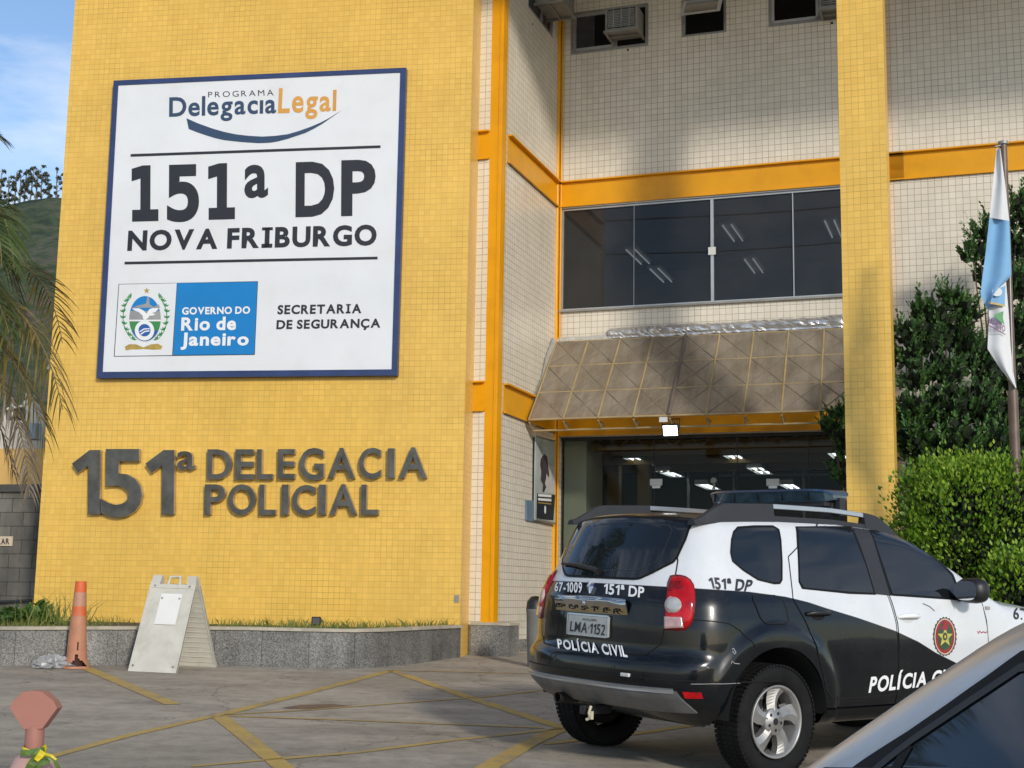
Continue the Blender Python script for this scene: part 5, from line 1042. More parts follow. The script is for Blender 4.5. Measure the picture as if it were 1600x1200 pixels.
# ---------------------------------------------------------------- vehicles
def smooth_table(xs, ys, s, n=900):
    lo, hi = xs[0], xs[-1]; X = np.linspace(lo, hi, n); Y = np.interp(X, xs, ys); k = max(1, int(s/(hi-lo)*n)); w = np.hanning(2*k+3); w /= w.sum()
    Yp = np.pad(Y, k+1, mode='reflect', reflect_type='odd'); return X, np.convolve(Yp, w, 'valid')
def smax(a, b, k): return np.maximum(a, b)+np.maximum(k-np.abs(a-b), 0)**2/(4*k)
def sstep(x, a, b): t = np.clip((x-a)/(b-a), 0, 1); return t*t*(3-2*t)
class CarShape:
    def __init__(s, side, plan, rear, front, roof, wheels, flare, low=.30, kr=.07, kt=.07):
        s.sz = smooth_table(*zip(*side), .05); s.pl = smooth_table(*zip(*plan), .12); s.re = smooth_table(*zip(*rear), .035); s.fr = smooth_table(*zip(*front), .08); s.ro = smooth_table(*zip(*roof), .12)
        s.wheels = wheels; s.flare = flare; s.low = low; s.kr = kr; s.kt = kt; s.rc = .14; s.tr = (4.0, 16.0, 700)
    def f(s, x, y, z):
        ay = np.abs(y); Wd = np.interp(z, *s.sz)*np.interp(x, *s.pl)
        for xw, zw in s.wheels:
            r = np.hypot(x-xw, z-zw); Wd = Wd + s.flare*(1-sstep(r, .53, .60))*sstep(z, .2, .4)
        R = np.interp(z, *s.re)+s.rc*np.interp(z, [.6, .9, 1.2, 1.6], [1.4, 1.5, 1.85, 2.1])*(ay/.8)**3; Fx = np.interp(z, *s.fr)-.30*(ay/.85)**3; T = np.interp(x, *s.ro)-.045*(ay/.62)**2
        B = s.low + .10*sstep(-x, .35, .8)
        v = smax(ay-Wd, R-x, s.kr); v = smax(v, x-Fx, .1); v = smax(v, z-T, s.kt); return smax(v, B-z, .05)
    def root(s, C, Dv, t0, t1, n=60):
        """first crossing along C + t D from outside (t0) inwards (t1)"""
        ts = np.linspace(t0, t1, n); q = C[:, None, :]+Dv[:, None, :]*ts[None, :, None]; F = s.f(q[..., 0], q[..., 1], q[..., 2]); ins = F < 0; idx = np.argmax(ins, axis=1); ok = ins.any(axis=1)
        idx = np.where(ok, idx, np.argmin(F, axis=1)); hi = ts[idx]; lo = np.where(ok, ts[np.maximum(idx-1, 0)], hi)
        for _ in range(26):
            mid = (lo+hi)/2; p = C+Dv*mid[:, None]; g = s.f(p[:, 0], p[:, 1], p[:, 2]) < 0; hi = np.where(g | ~ok, mid, hi); lo = np.where(g & ok, lo, mid)
        return C+Dv*hi[:, None], ok
    def normal(s, P):
        e = 2e-3; g = []
        for k in range(3):
            d = np.zeros(3); d[k] = e; a = P+d; b = P-d; g.append(s.f(a[:, 0], a[:, 1], a[:, 2])-s.f(b[:, 0], b[:, 1], b[:, 2]))
        g = np.array(g).T; return g/(np.linalg.norm(g, axis=1, keepdims=True)+1e-12)
    def mesh(s, x0, x1, skel, step=.026, zc=.78):
        """star-shaped surface grid, wheel openings cut clean"""
        nx, ny, nz = int((x1-x0)/step), int(2.0/step), int(1.7/step); X = np.linspace(x0, x1, nx+1); Y = np.linspace(-1, 1, ny+1); Z_ = np.linspace(.1, 1.8, nz+1); V = []; F = []; key = {}
        def vid(i, j, k):
            if (i, j, k) not in key: key[(i, j, k)] = len(V); V.append((X[i], Y[j], Z_[k]))
            return key[(i, j, k)]
        for i in range(nx):
            for k in range(nz): F.append((vid(i, 0, k), vid(i+1, 0, k), vid(i+1, 0, k+1), vid(i, 0, k+1))); F.append((vid(i+1, ny, k), vid(i, ny, k), vid(i, ny, k+1), vid(i+1, ny, k+1)))
            for j in range(ny): F.append((vid(i, j, nz), vid(i+1, j, nz), vid(i+1, j+1, nz), vid(i, j+1, nz))); F.append((vid(i+1, j, 0), vid(i, j, 0), vid(i, j+1, 0), vid(i+1, j+1, 0)))
        for j in range(ny):
            for k in range(nz): F.append((vid(0, j+1, k), vid(0, j, k), vid(0, j, k+1), vid(0, j+1, k+1))); F.append((vid(nx, j, k), vid(nx, j+1, k), vid(nx, j+1, k+1), vid(nx, j, k+1)))
        P = np.array(V); C = np.stack([np.clip(P[:, 0], *skel), np.zeros(len(P)), np.full(len(P), zc)], 1); Dv = P-C
        Q = []
        for a in range(0, len(P), 6000): Q.append(s.root(C[a:a+6000], Dv[a:a+6000], 1.25, 0.02, 70)[0])
        P = np.vstack(Q); keep = []
        for f in F:
            c = P[list(f)].mean(axis=0)
            if abs(c[1]) > .45 and c[2] < 1.0 and any(math.hypot(c[0]-xw, c[2]-zw) < s.arch for xw, zw in s.wheels): continue
            keep.append(f)
        cnt = {}
        for f in keep:
            for i in range(4): e = (f[i], f[(i+1) % 4]); cnt[e] = 1
        edge = {v for e in cnt if (e[1], e[0]) not in cnt for v in e}
        for v in edge:
            p = P[v]
            for xw, zw in s.wheels:
                d = math.hypot(p[0]-xw, p[2]-zw)
                if d < s.arch+.06 and d > .05 and p[2] > .33: P[v][0] = xw+(p[0]-xw)*s.arch/d; P[v][2] = zw+(p[2]-zw)*s.arch/d
        m = MB(); m.add(P, keep, smooth=True); return m
def densify_poly(pts, step=.02):
    out = []
    for i in range(len(pts)):
        a, b = np.array(pts[i], float), np.array(pts[(i+1) % len(pts)], float); n = max(1, int(np.linalg.norm(b-a)/step))
        for k in range(n): out.append(a+(b-a)*k/n)
    return np.array(out)
def round_poly(pts, it=2):
    P = np.array(pts, float)
    for _ in range(it): P = np.stack([P*.75+np.roll(P, -1, 0)*.25, P*.25+np.roll(P, -1, 0)*.75], 1).reshape(-1, 2)
    return P
class Skin:
    """puts outlines on the car body: 'side' outlines in (x,z), 'rear' outlines in (y,z)"""
    def __init__(s, shape, M, o): s.sh = shape; s.M = np.array(M); s.o = np.array(o)
    def hit_px(s, px):
        px = np.array(px, float); D_ = ray(px[:, 0], px[:, 1])@s.M; C = np.repeat(((CAM-s.o)@s.M)[None], len(px), 0); P, ok = s.sh.root(C, D_, *s.sh.tr); return P
    def side(s, q, sg, off=0.0):
        q = np.asarray(q, float); n = len(q); C = np.stack([q[:, 0], np.zeros(n), q[:, 1]], 1); Dv = np.zeros((n, 3)); Dv[:, 1] = sg; P, _ = s.sh.root(C, Dv, 1.1, 0.0, 120); return P+s.sh.normal(P)*off
    def rear(s, q, sg=1, off=0.0):
        q = np.asarray(q, float); n = len(q); C = np.stack([np.full(n, -1.0), q[:, 0], q[:, 1]], 1); Dv = np.zeros((n, 3)); Dv[:, 0] = 1; P, _ = s.sh.root(C, Dv, 0.0, 1.3, 260); return P+s.sh.normal(P)*off
    def top(s, q, sg=1, off=0.0):
        q = np.asarray(q, float); n = len(q); C = np.stack([q[:, 0], q[:, 1], np.full(n, 1.9)], 1); Dv = np.zeros((n, 3)); Dv[:, 2] = -1; P, _ = s.sh.root(C, Dv, 0.0, 1.4, 200); return P+s.sh.normal(P)*off
    def patch(s, poly, kind, sg=-1, off=.003, rings=10, bulge=0.0, step=.02, smooth=True, skirt=True):
        B = densify_poly(poly, step); c = B.mean(axis=0); n = len(B); V = []; fn = getattr(s, kind)
        allq = np.vstack([c+(B-c)*(r/rings) for r in range(1, rings+1)]+[c[None]]); P = fn(allq, sg, off)
        if bulge:
            Nn = s.sh.normal(P); rr = np.concatenate([np.full(n, r/rings) for r in range(1, rings+1)]+[np.zeros(1)]); P = P+Nn*(bulge*(1-rr**4))[:, None]
        F = [((r-1)*n+i, (r-1)*n+(i+1) % n, r*n+(i+1) % n, r*n+i) for r in range(1, rings) for i in range(n)]+[(n*rings, i, (i+1) % n) for i in range(n)]
        m = MB(); m.add(P, F, smooth=smooth)
        if skirt:
            E = P[(rings-1)*n:rings*n]; E2 = E-s.sh.normal(E)*(off+.004); m.add(np.vstack([E, E2]), [(i, (i+1) % n, n+(i+1) % n, n+i) for i in range(n)])
        return m
    def strip(s, pl, kind, w, sg=-1, off=.004, closed=False, step=.02, mb=None):
        pl = np.array(pl, float)
        if closed: B = densify_poly(pl, step)
        else:
            B = []
            for i in range(len(pl)-1):
                k = max(1, int(np.linalg.norm(pl[i+1]-pl[i])/step)); B += [pl[i]+(pl[i+1]-pl[i])*j/k for j in range(k)]
            B = np.array(B+[pl[-1]])
        t = (np.roll(B, -1, 0)-np.roll(B, 1, 0)) if closed else np.gradient(B, axis=0); t /= np.linalg.norm(t, axis=1, keepdims=True)+1e-9; nn = np.stack([-t[:, 1], t[:, 0]], 1); fn = getattr(s, kind)
        L = fn(B+nn*w/2, sg, off); R = fn(B-nn*w/2, sg, off); n = len(B); mb = mb or MB(); mb.add(np.vstack([L, R]), [(i, (i+1) % n, n+(i+1) % n, n+i) for i in range(n if closed else n-1)], smooth=True); return mb
def px2(skin, px, kind): P = skin.hit_px(px); return P[:, [0, 2]] if kind == 'side' else P[:, [1, 2]]
# paints
def livery():
    m, nt, b = mat('two_tone_police_paint'); t = N(nt, 'ShaderNodeTexCoord'); sp_ = N(nt, 'ShaderNodeSeparateXYZ'); nt.links.new(t.outputs['Object'], sp_.inputs[0])
    mr = N(nt, 'ShaderNodeMapRange'); mr.inputs['From Min'].default_value = -1; mr.inputs['From Max'].default_value = 4; nt.links.new(sp_.outputs['X'], mr.inputs['Value'])
    pts = [(-1, 1.158), (-.627, 1.145), (-.2, 1.128), (.106, 1.100), (.30, 1.067), (.452, 1.031), (.75, .968), (1.106, .884), (1.35, .808), (1.546, .729), (1.779, .655), (2.0, .54), (2.2, .40), (2.3, .25), (4, .25)]
    r = ramp(nt, mr.outputs[0], [((x+1)/5, z/2) for x, z in pts]); d = N(nt, 'ShaderNodeMath', operation='MULTIPLY'); d.inputs[1].default_value = 2; nt.links.new(r.outputs[0], d.inputs[0])
    g = N(nt, 'ShaderNodeMath', operation='SUBTRACT'); nt.links.new(sp_.outputs['Z'], g.inputs[0]); nt.links.new(d.outputs[0], g.inputs[1])
    k = N(nt, 'ShaderNodeMapRange'); k.inputs['From Min'].default_value = -.002; k.inputs['From Max'].default_value = .002; nt.links.new(g.outputs[0], k.inputs['Value'])
    # roof panel between the rails is dark
    ay = N(nt, 'ShaderNodeMath', operation='ABSOLUTE'); nt.links.new(sp_.outputs['Y'], ay.inputs[0])
    y1 = N(nt, 'ShaderNodeMath', operation='LESS_THAN'); y1.inputs[1].default_value = .575; nt.links.new(ay.outputs[0], y1.inputs[0]); z1 = N(nt, 'ShaderNodeMath', operation='GREATER_THAN'); z1.inputs[1].default_value = 1.548; nt.links.new(sp_.outputs['Z'], z1.inputs[0])
    mu = N(nt, 'ShaderNodeMath', operation='MULTIPLY'); nt.links.new(y1.outputs[0], mu.inputs[0]); nt.links.new(z1.outputs[0], mu.inputs[1]); inv = N(nt, 'ShaderNodeMath', operation='SUBTRACT'); inv.inputs[0].default_value = 1; nt.links.new(mu.outputs[0], inv.inputs[1])
    w = N(nt, 'ShaderNodeMath', operation='MULTIPLY'); nt.links.new(k.outputs[0], w.inputs[0]); nt.links.new(inv.outputs[0], w.inputs[1])
    n = noise(nt, 3, 7, .65); wc = ramp(nt, n.outputs['Fac'], [(.35, (.61, .625, .64)), (.7, (.67, .685, .70))]); bc = ramp(nt, n.outputs['Fac'], [(.4, (.002, .003, .0045)), (.75, (.006, .007, .008))])
    nt.links.new(mixc(nt, w.outputs[0], bc.outputs[0], wc.outputs[0]), b.inputs['Base Color']); rr = ramp(nt, n.outputs['Fac'], [(.35, .16), (.7, .34)]); nt.links.new(rr.outputs[0], b.inputs['Roughness'])
    b.inputs['Coat Weight'].default_value = .45; b.inputs['Coat Roughness'].default_value = .05; b.inputs['Specular IOR Level'].default_value = .25; return m
MT['livery'] = livery()
MT['car_glass'] = plain('tinted_car_glass', (.008, .010, .012), .03, 0, .05, 2, coat=.2, spec=.6)
MT['trim'] = plain('black_window_trim', (.006, .006, .006), .55, 0, .1, 6, spec=.2); MT['rail_plastic'] = plain('grey_black_plastic', (.022, .023, .026), .6, 0, .12, 8, bumps=.001)
MT['silver'] = plain('satin_silver', (.50, .51, .53), .32, .75, .06, 5); MT['skid'] = plain('scuffed_silver_plastic', (.17, .17, .17), .45, .3, .25, 5, dirt=((.12, .11, .10), 7, .6))
MT['chrome'] = plain('chrome', (.75, .75, .76), .06, 1.0, .02, 5); MT['tyre'] = plain('tyre_rubber', (.009, .009, .009), .8, 0, .25, 9, spec=.2, dirt=((.028, .025, .021), 5, .4))
MT['red_lens'] = plain('red_lens', (.42, .004, .008), .16, 0, .30, 16, coat=.25, spec=.25); MT['red_dark'] = plain('dark_red_lens', (.16, .003, .005), .2, 0, .2, 20, coat=.3, spec=.3); MT['clear_lens'] = plain('clear_lens', (.42, .40, .38), .12, .2, .2, 22, coat=.8)
MT['well'] = plain('wheel_well', (.006, .006, .006), .95, 0, .2, 4); MT['gap'] = plain('panel_gap', (.003, .003, .003), .9, 0, .1, 4)
MT['alloy'] = plain('alloy_wheel', (.34, .335, .325), .42, .55, .10, 12, dirt=((.22, .18, .14), 14, .5)); MT['alloy_dark'] = plain('brake_drum', (.02, .018, .016), .6, .4, .2, 8)
MT['plate_grey'] = plain('plate_grey', (.42, .42, .41), .4, .2, .08, 20)
def wheel(parent, x, sg, yc, r=.343, w=.215, rim=.222, name='wheel', spin=0.0):
    """one road wheel: tyre with tread, alloy rim with five swept spokes, brake drum behind"""
    c = np.array([x, 0, r]); yo = sg*(yc+w/2); yi = sg*(yc-w/2); prof = []
    pr = [(rim-.005, .30), (rim+.012, .43), (rim+.03, .475), (r-.055, .50), (r-.028, .485), (r-.010, .42), (r-.002, .32), (r, .15), (r, -.15), (r-.002, -.32), (r-.010, -.42), (r-.028, -.485), (r-.055, -.5), (rim, -.42), (rim-.005, -.3)]
    m = MB(); m.lathe([(a, sg*(yc+b*w)) for a, b in pr], 64, c=c, axis='y')
    for k in range(72):                                                # tread blocks
        a = 2*math.pi*k/72
        for b in (-.36, -.13, .13, .36):
            M_ = np.array([[math.cos(a), 0, -math.sin(a)], [0, 1, 0], [math.sin(a), 0, math.cos(a)]]); M_ = np.array([[-math.sin(a), 0, math.cos(a)], [0, 1, 0], [math.cos(a), 0, math.sin(a)]]).T
            m.box(c+np.array([math.cos(a)*(r-.003), yc*sg+b*w*sg, math.sin(a)*(r-.003)]), (.021, w*.19, .012), M_)
    wo = obj(name, m, MT['tyre'], parent, local=True)
    m = MB(); fo = yo-sg*.010
    m.lathe([(rim-.006, fo-sg*.02), (rim, fo), (rim-.006, fo+sg*.004), (rim-.016, fo-sg*.002), (rim-.024, fo-sg*.035), (rim-.034, fo-sg*.12)], 56, c=c, axis='y')
    m.lathe([(.001, fo-sg*.012), (.030, fo-sg*.012), (.034, fo-sg*.016), (.078, fo-sg*.018), (.084, fo-sg*.03), (.084, fo-sg*.06)], 40, c=c, axis='y')
    for k in range(5):
        a0 = 2*math.pi*k/5+spin
        def pt(rr, da, dy): a = a0+sg*da; return c+np.array([rr*math.cos(a), fo+sg*dy-c[1], rr*math.sin(a)])
        rad = np.linspace(.068, rim-.012, 9); L = []; R = []; C = []
        for q in rad:
            t = (q-.068)/(rim-.080); sw = .26*t*t+.05*t; hw = float(np.interp(t, [0, .25, .6, 1], [.60, .40, .335, .35]))
            dep = -.022-.006*math.sin(t*3.1)
            L.append(pt(q, sw-hw, dep-.016)); R.append(pt(q, sw+hw*.95, dep-.008)); C.append(pt(q, sw+hw*.15, dep+.008))
        n = len(rad); B = [p-np.array([0, sg*.045, 0]) for p in L]; D_ = [p-np.array([0, sg*.045, 0]) for p in R]
        m.add(L+C+R+D_+B, [(j*n+i, j*n+i+1, (j+1)*n+i+1, (j+1)*n+i) for j in range(4) for i in range(n-1)])
    ro = obj('rim', m, MT['alloy'], wo, local=True)
    m = MB()
    for k in range(5):
        a = 2*math.pi*(k+.5)/5+spin; m.lathe([(.001, fo-sg*.016), (.0105, fo-sg*.0155)], 12, c=c+np.array([.054*math.cos(a), 0, .054*math.sin(a)]), axis='y')
    m.lathe([(.001, fo-sg*.010), (.022, fo-sg*.0105)], 20, c=c, axis='y'); obj('lug_holes', m, MT['black'], ro, local=True, recalc=False)
    m = MB(); m.lathe([(.001, fo-sg*.085), (.135, fo-sg*.085), (.135, fo-sg*.16)], 40, c=c, axis='y'); m.lathe([(rim-.03, fo-sg*.13), (.001, fo-sg*.17)], 40, c=c, axis='y'); obj('brake_drum', m, MT['alloy_dark'], ro, local=True); return wo
def wells(parent, sh, y_out, y_in=.46):
    for xw, zw in sh.wheels:
        for sg in (-1, 1):
            m = MB(); n = 40; V = []; A = np.linspace(.02, math.pi-.02, n); q = np.array([(xw+sh.arch*math.cos(a), zw+sh.arch*math.sin(a)) for a in A])
            for (x, z) in q: V += [(x, sg*(y_out-.03), z), (x, sg*y_in, z)]
            m.add(V, [(2*i, 2*i+2, 2*i+3, 2*i+1) for i in range(n-1)], smooth=True); m.add([(x, sg*y_in, z) for x, z in q], [tuple(range(n))]); obj('wheel_well', m, MT['well'], parent, local=True, recalc=False)
# ---------------------------------------------------------------- the police car
CX, CY, PSI = 1.132, 9.354, 0.634
nn_ = np.array([-GX, -GY, 1.0]); nn_ /= np.linalg.norm(nn_); fx_ = np.array([math.cos(PSI), math.sin(PSI), 0]); fx_ -= nn_*(fx_@nn_); fx_ /= np.linalg.norm(fx_)
CM = np.array([fx_, np.cross(nn_, fx_), nn_]).T; CO = np.array([CX, CY, GX*CX+GY*CY])
def mat4(M, o): return Matrix([[*M[0], o[0]], [*M[1], o[1]], [*M[2], o[2]], [0, 0, 0, 1]])
PC = thing('police_car', 'black and white police patrol car with blue roof light bar parked at the entrance', 'police car', CO, M=mat4(CM, CO))
sh = CarShape(
    side=[(.25, .80), (.34, .83), (.46, .868), (.62, .888), (.80, .898), (.95, .888), (1.06, .866), (1.12, .845), (1.30, .772), (1.45, .708), (1.55, .664), (1.66, .600)],
    plan=[(-1.0, .94), (-.7, .950), (-.4, .975), (0, .992), (.6, 1.0), (2.2, 1.0), (2.8, .985), (3.2, .95), (3.6, .90)],
    rear=[(.25, -.55), (.34, -.60), (.42, -.72), (.50, -.815), (.56, -.840), (.64, -.842), (.70, -.835), (.725, -.80), (.76, -.785), (.92, -.782), (1.05, -.768), (1.14, -.730), (1.20, -.700), (1.38, -.612), (1.55, -.520), (1.60, -.505), (1.8, -.46)],
    front=[(.2, 3.20), (.4, 3.44), (.6, 3.50), (.8, 3.49), (.95, 3.42), (1.05, 3.25), (1.2, 3.0), (1.8, 3.0)],
    roof=[(-1, 1.575), (-.55, 1.592), (-.3, 1.612), (.2, 1.632), (.8, 1.630), (1.2, 1.606), (1.5, 1.555), (1.75, 1.455), (2.1, 1.275), (2.36, 1.140), (2.5, 1.118), (2.9, 1.085), (3.2, 1.02), (3.6, .90)],
    wheels=[(0, .36), (2.673, .36)], flare=.026, kr=.13)
sh.arch = .435
SK = Skin(sh, CM, CO)
def cobj(name, mb, m, parent=PC, **k): return obj(name, mb, MT[m] if isinstance(m, str) else m, parent, local=True, **k)
body = cobj('body', sh.mesh(-1.0, 3.7, (-.15, 2.9)), 'livery', recalc=True)
wells(PC, sh, .93)
# doors with their glass
c7 = lambda pts: [(1180+x/2.727, 760+y/2.727) for x, y in pts]; c6 = lambda pts: [(820+x/2.79, 740+y/2.79) for x, y in pts]; c10 = lambda pts: [(1000+x/6.667, 880+y/6.667) for x, y in pts]; cR = lambda pts: [(850+x/6.667, 860+y/6.667) for x, y in pts]; cB = lambda pts: [(820+x/5.333, 990+y/5.333) for x, y in pts]
rd = px2(SK, c7([(122, 128), (260, 140), (400, 158), (470, 187), (562, 465), (600, 590), (606, 770), (600, 885), (460, 897), (332, 905), (304, 870), (272, 730), (228, 605), (160, 478), (140, 300)]), 'side')
fd = px2(SK, c7([(486, 178), (560, 186), (650, 222), (740, 272), (868, 378), (905, 470), (962, 490), (985, 575), (992, 660)]), 'side'); fd = np.vstack([fd, [(2.17, .60), (2.12, .40), (1.6, .395), (1.165, .40)], px2(SK, c7([(613, 770), (607, 590), (570, 465)]), 'side')])
gaps = MB(); doors = {}
for sg in (-1, 1):
    for nm, q in (('rear', rd), ('front', fd)):
        d = cobj('door', SK.patch(q, 'side', sg, .0025, rings=14), 'livery'); doors[(nm, sg)] = d; SK.strip(q, 'side', .007, sg, .0034, closed=True, mb=gaps)
qw = px2(SK, c6([(928, 236), (1000, 231), (1082, 231), (1106, 245), (1114, 290), (1119, 380), (1119, 462), (1110, 478), (1085, 479), (1015, 462), (950, 420), (905, 382), (897, 345), (901, 290), (910, 255)]), 'side')
rg = px2(SK, c7([(178, 178), (290, 178), (400, 180), (430, 240), (470, 345), (502, 455), (400, 450), (205, 432), (188, 405)]), 'side'); rgf = px2(SK, c7([(170, 172), (290, 171), (408, 172), (440, 240), (478, 345), (513, 463), (400, 459), (198, 438), (183, 408)]), 'side')
fgf = px2(SK, c7([(476, 186), (540, 191), (605, 207), (670, 240), (725, 272), (790, 325), (842, 375), (862, 425), (880, 487), (720, 476), (572, 466), (530, 330)]), 'side'); fgl = px2(SK, c7([(488, 195), (545, 200), (605, 217), (665, 248), (720, 281), (782, 331), (832, 381), (850, 425), (866, 477), (720, 468), (582, 458), (540, 330)]), 'side')
bp = px2(SK, c7([(402, 176), (476, 186), (530, 330), (572, 466), (510, 460), (476, 345), (440, 240)]), 'side')
for sg in (-1, 1):
    q = cobj('quarter_window', SK.patch(qw, 'side', sg, .003, 8), 'car_glass'); cobj('seal', SK.strip(qw, 'side', .012, sg, .0045, closed=True), 'trim', q)
    cobj('window_frame', SK.patch(rgf, 'side', sg, .0045, 8), 'trim', doors[('rear', sg)]); cobj('window', SK.patch(rg, 'side', sg, .0065, 8), 'car_glass', doors[('rear', sg)])
    cobj('window_frame', SK.patch(fgf, 'side', sg, .0045, 8), 'trim', doors[('front', sg)]); cobj('window', SK.patch(fgl, 'side', sg, .0065, 8), 'car_glass', doors[('front', sg)])
    cobj('pillar_trim', SK.patch(bp, 'side', sg, .006, 6), 'rail_plastic')
    for (cx_, cz_, ml, dn) in ((.372, .992, 'black', 'rear'), (1.262, .970, 'white_ink', 'front')):
        P = SK.side([(cx_, cz_)], sg, 0)[0]; nrm_ = sh.normal(P[None])[0]; hm = MB()
        hm.tube([P+nrm_*.002+np.array([-.105, 0, 0]), P+nrm_*.028+np.array([-.08, 0, .004]), P+nrm_*.034+np.array([0, 0, .006]), P+nrm_*.028+np.array([.08, 0, .004]), P+nrm_*.002+np.array([.105, 0, 0])], [.010, .015, .017, .015, .010], 10)
        cobj('handle', hm, ml if ml == 'black' else MT['cream_hand'] if 'cream_hand' in MT else 'white_ink', doors[(dn, sg)])
        th = np.linspace(0, 2*math.pi, 20, endpoint=False); cobj('handle_recess', SK.patch(np.stack([cx_-.005+.06*np.cos(th), cz_-.012+.026*np.sin(th)], 1), 'side', sg, .0035, 4, skirt=False), 'gap' if ml == 'black' else plain('recess_white', (.55, .56, .57), .3, 0, .02, 3), doors[(dn, sg)])
fu = px2(SK, c10([(1175, 345), (1200, 335), (1400, 338), (1480, 385), (1520, 470), (1545, 590), (1540, 622), (1500, 632), (1330, 632), (1290, 610), (1255, 570), (1200, 430), (1178, 385)]), 'side')
cobj('fuel_flap', SK.patch(fu, 'side', -1, .0025, 6), 'livery'); SK.strip(fu, 'side', .008, -1, .0036, closed=True, mb=gaps)
for sg in (-1, 1):
    SK.strip(px2(SK, c10([(560, 590), (760, 605), (920, 628), (1040, 700), (1150, 800), (1215, 882)]), 'side'), 'side', .006, sg, .003, mb=gaps)
    SK.strip(px2(SK, c7([(955, 465), (975, 540), (990, 620)]), 'side'), 'side', .006, sg, .003, mb=gaps)
cobj('panel_gaps', gaps, 'gap')
for sg in (-1, 1):                                                   # sill moulding
    sm_ = MB(); SK.strip([(.43, .375), (.7, .372), (1.4, .372), (2.2, .375)], 'side', .05, sg, .012, mb=sm_); cobj('sill_moulding', sm_, 'trim')
# tailgate: glass, wiper, chrome bar, plate
rw = px2(SK, c6([(268, 212), (330, 196), (455, 187), (600, 196), (733, 212), (700, 290), (665, 365), (648, 387), (560, 432), (505, 457), (480, 460), (330, 455), (190, 449), (160, 438), (147, 415), (146, 390), (165, 330), (215, 255)]), 'rear')
_h = px2(SK, c6([(600, 196), (733, 212), (700, 290), (665, 365), (648, 387), (560, 432), (505, 457), (480, 460)]), 'rear'); _h = _h[_h[:, 0] < -.02]
rw = np.vstack([[(0, _h[0][1]+.012)], _h, [(0, _h[-1][1])], (_h*np.array([-1, 1]))[::-1]])
tg = cobj('rear_window', SK.patch(rw, 'rear', 1, .004, 10), 'car_glass'); cobj('seal', SK.strip(rw, 'rear', .014, 1, .005, closed=True), 'trim', tg)
ht = MB(); SK.strip(px2(SK, c6([(300, 228), (455, 210), (630, 228), (645, 250), (600, 360), (560, 395), (500, 420), (330, 425)]), 'rear'), 'rear', .005, 1, .0055, mb=ht); cobj('glass_border', ht, plain('glass_border', (.03, .033, .036), .3), tg)
P = SK.rear(px2(SK, cR([(590, 238), (560, 215), (480, 195), (350, 165), (215, 152)]), 'rear'), 1, .022); m = MB(); m.tube(P, [.022, .020, .018, .014, .008], 8); cobj('wiper', m, 'black')
gt = MB(); SK.strip([(.60, 1.16), (.62, 1.05), (.61, .92), (.585, .80), (.50, .735), (.2, .722), (-.2, .722), (-.50, .735), (-.585, .80), (-.61, .92), (-.62, 1.05), (-.60, 1.16), (-.57, 1.30), (-.50, 1.45)], 'rear', .007, 1, .003, mb=gt); cobj('tailgate_gap', gt, 'gap')
ch = np.array([(.353, 1.035), (.335, 1.058), (0, 1.064), (-.335, 1.058), (-.353, 1.035), (-.353, .962), (0, .958), (.353, .962)]); chm = SK.patch(ch, 'rear', 1, .006, 8)
chm.v = [(v[0]-.034*min(1, max(0, (v[2]-.955)/.085))*(1 if v[2] < 1.05 else .55), v[1], v[2]) for v in chm.v]; chp = cobj('chrome_bar', chm, plain('dark_chrome', (.48, .48, .47), .10, 1.0, .1, 9))
srf = lambda kind, off: (lambda u, v: (lambda P: P+sh.normal(P)*off)(SK.hit_px(np.stack([np.atleast_1d(u), np.atleast_1d(v)], 1))))
def decal(name, s, q, ml, off=.004, bold=.02, gap=.10, parent=PC, serif=False):
    for w in words(s, q, srf('', off), bold, serif, gap): cobj(name, w, ml, parent, recalc=False)
decal('bar_letters', 'DUSTER', cR([(160, 592), (828, 668), (163, 556), (830, 622)]), 'trim', .030, .03, .42, chp)
pl_ = np.array([(.200, .945), (-.200, .945), (-.200, .818), (.200, .818)]); plq = cobj('licence_plate', SK.patch(pl_, 'rear', 1, .014, 4), 'plate_grey'); cobj('plate_rim', SK.strip(pl_, 'rear', .010, 1, .017, closed=True), 'silver', plq)
decal('plate_number', 'LMA\u00b71152', cR([(290, 838), (650, 884), (300, 738), (662, 778)]), 'ink', .017, .012, .10, plq); decal('plate_state', 'RIO DE JANEIRO', cR([(425, 728), (572, 742), (425, 706), (572, 720)]), 'ink', .017, .005, .08, plq)
decal('unit_number', '67-1009', cR([(113, 424), (398, 442), (120, 338), (402, 338)]), 'white_ink', .004, .026, .09)
decal('unit_name', '151\u00aa DP', cR([(622, 452), (1042, 492), (630, 348), (1050, 388)]), 'white_ink', .004, .026, .09)
decal('police_word', 'POL\u00cdCIA CIVIL', cR([(150, 1020), (875, 1114), (140, 925), (850, 1000)]), 'white_ink', .004, .030, .10)
decal('unit_name', '151\u00aa DP', c10([(738, 264), (1140, 293), (704, 150), (1180, 182)]), 'ink', .004, .032, .09)
decal('police_word', 'POL\u00cdCIA CIVIL', [(1260+x/4.706, 1000+y/4.706) for x, y in ((452, 382), (1170, 302), (470, 275), (1180, 205))], 'white_ink', .006, .032, .09)
decal('unit_number', '67-1009', [(1583, 967), (1650, 972), (1583, 950), (1650, 956)], 'ink', .004, .015, .10)
lg = cR([(497, 308), (520, 340), (532, 385), (500, 455), (485, 455), (458, 385), (485, 335)]); m = MB(); P = SK.hit_px(lg); P2 = P+sh.normal(P)*.014; c_ = P2.mean(0)+np.array([-.012, 0, 0]); nP = len(P); m.add(np.vstack([P2, c_[None], P]), [(i, (i+1) % nP, nP) for i in range(nP)]+[(i, (i+1) % nP, nP+1+(i+1) % nP, nP+1+i) for i in range(nP)]); cobj('maker_badge', m, 'chrome')
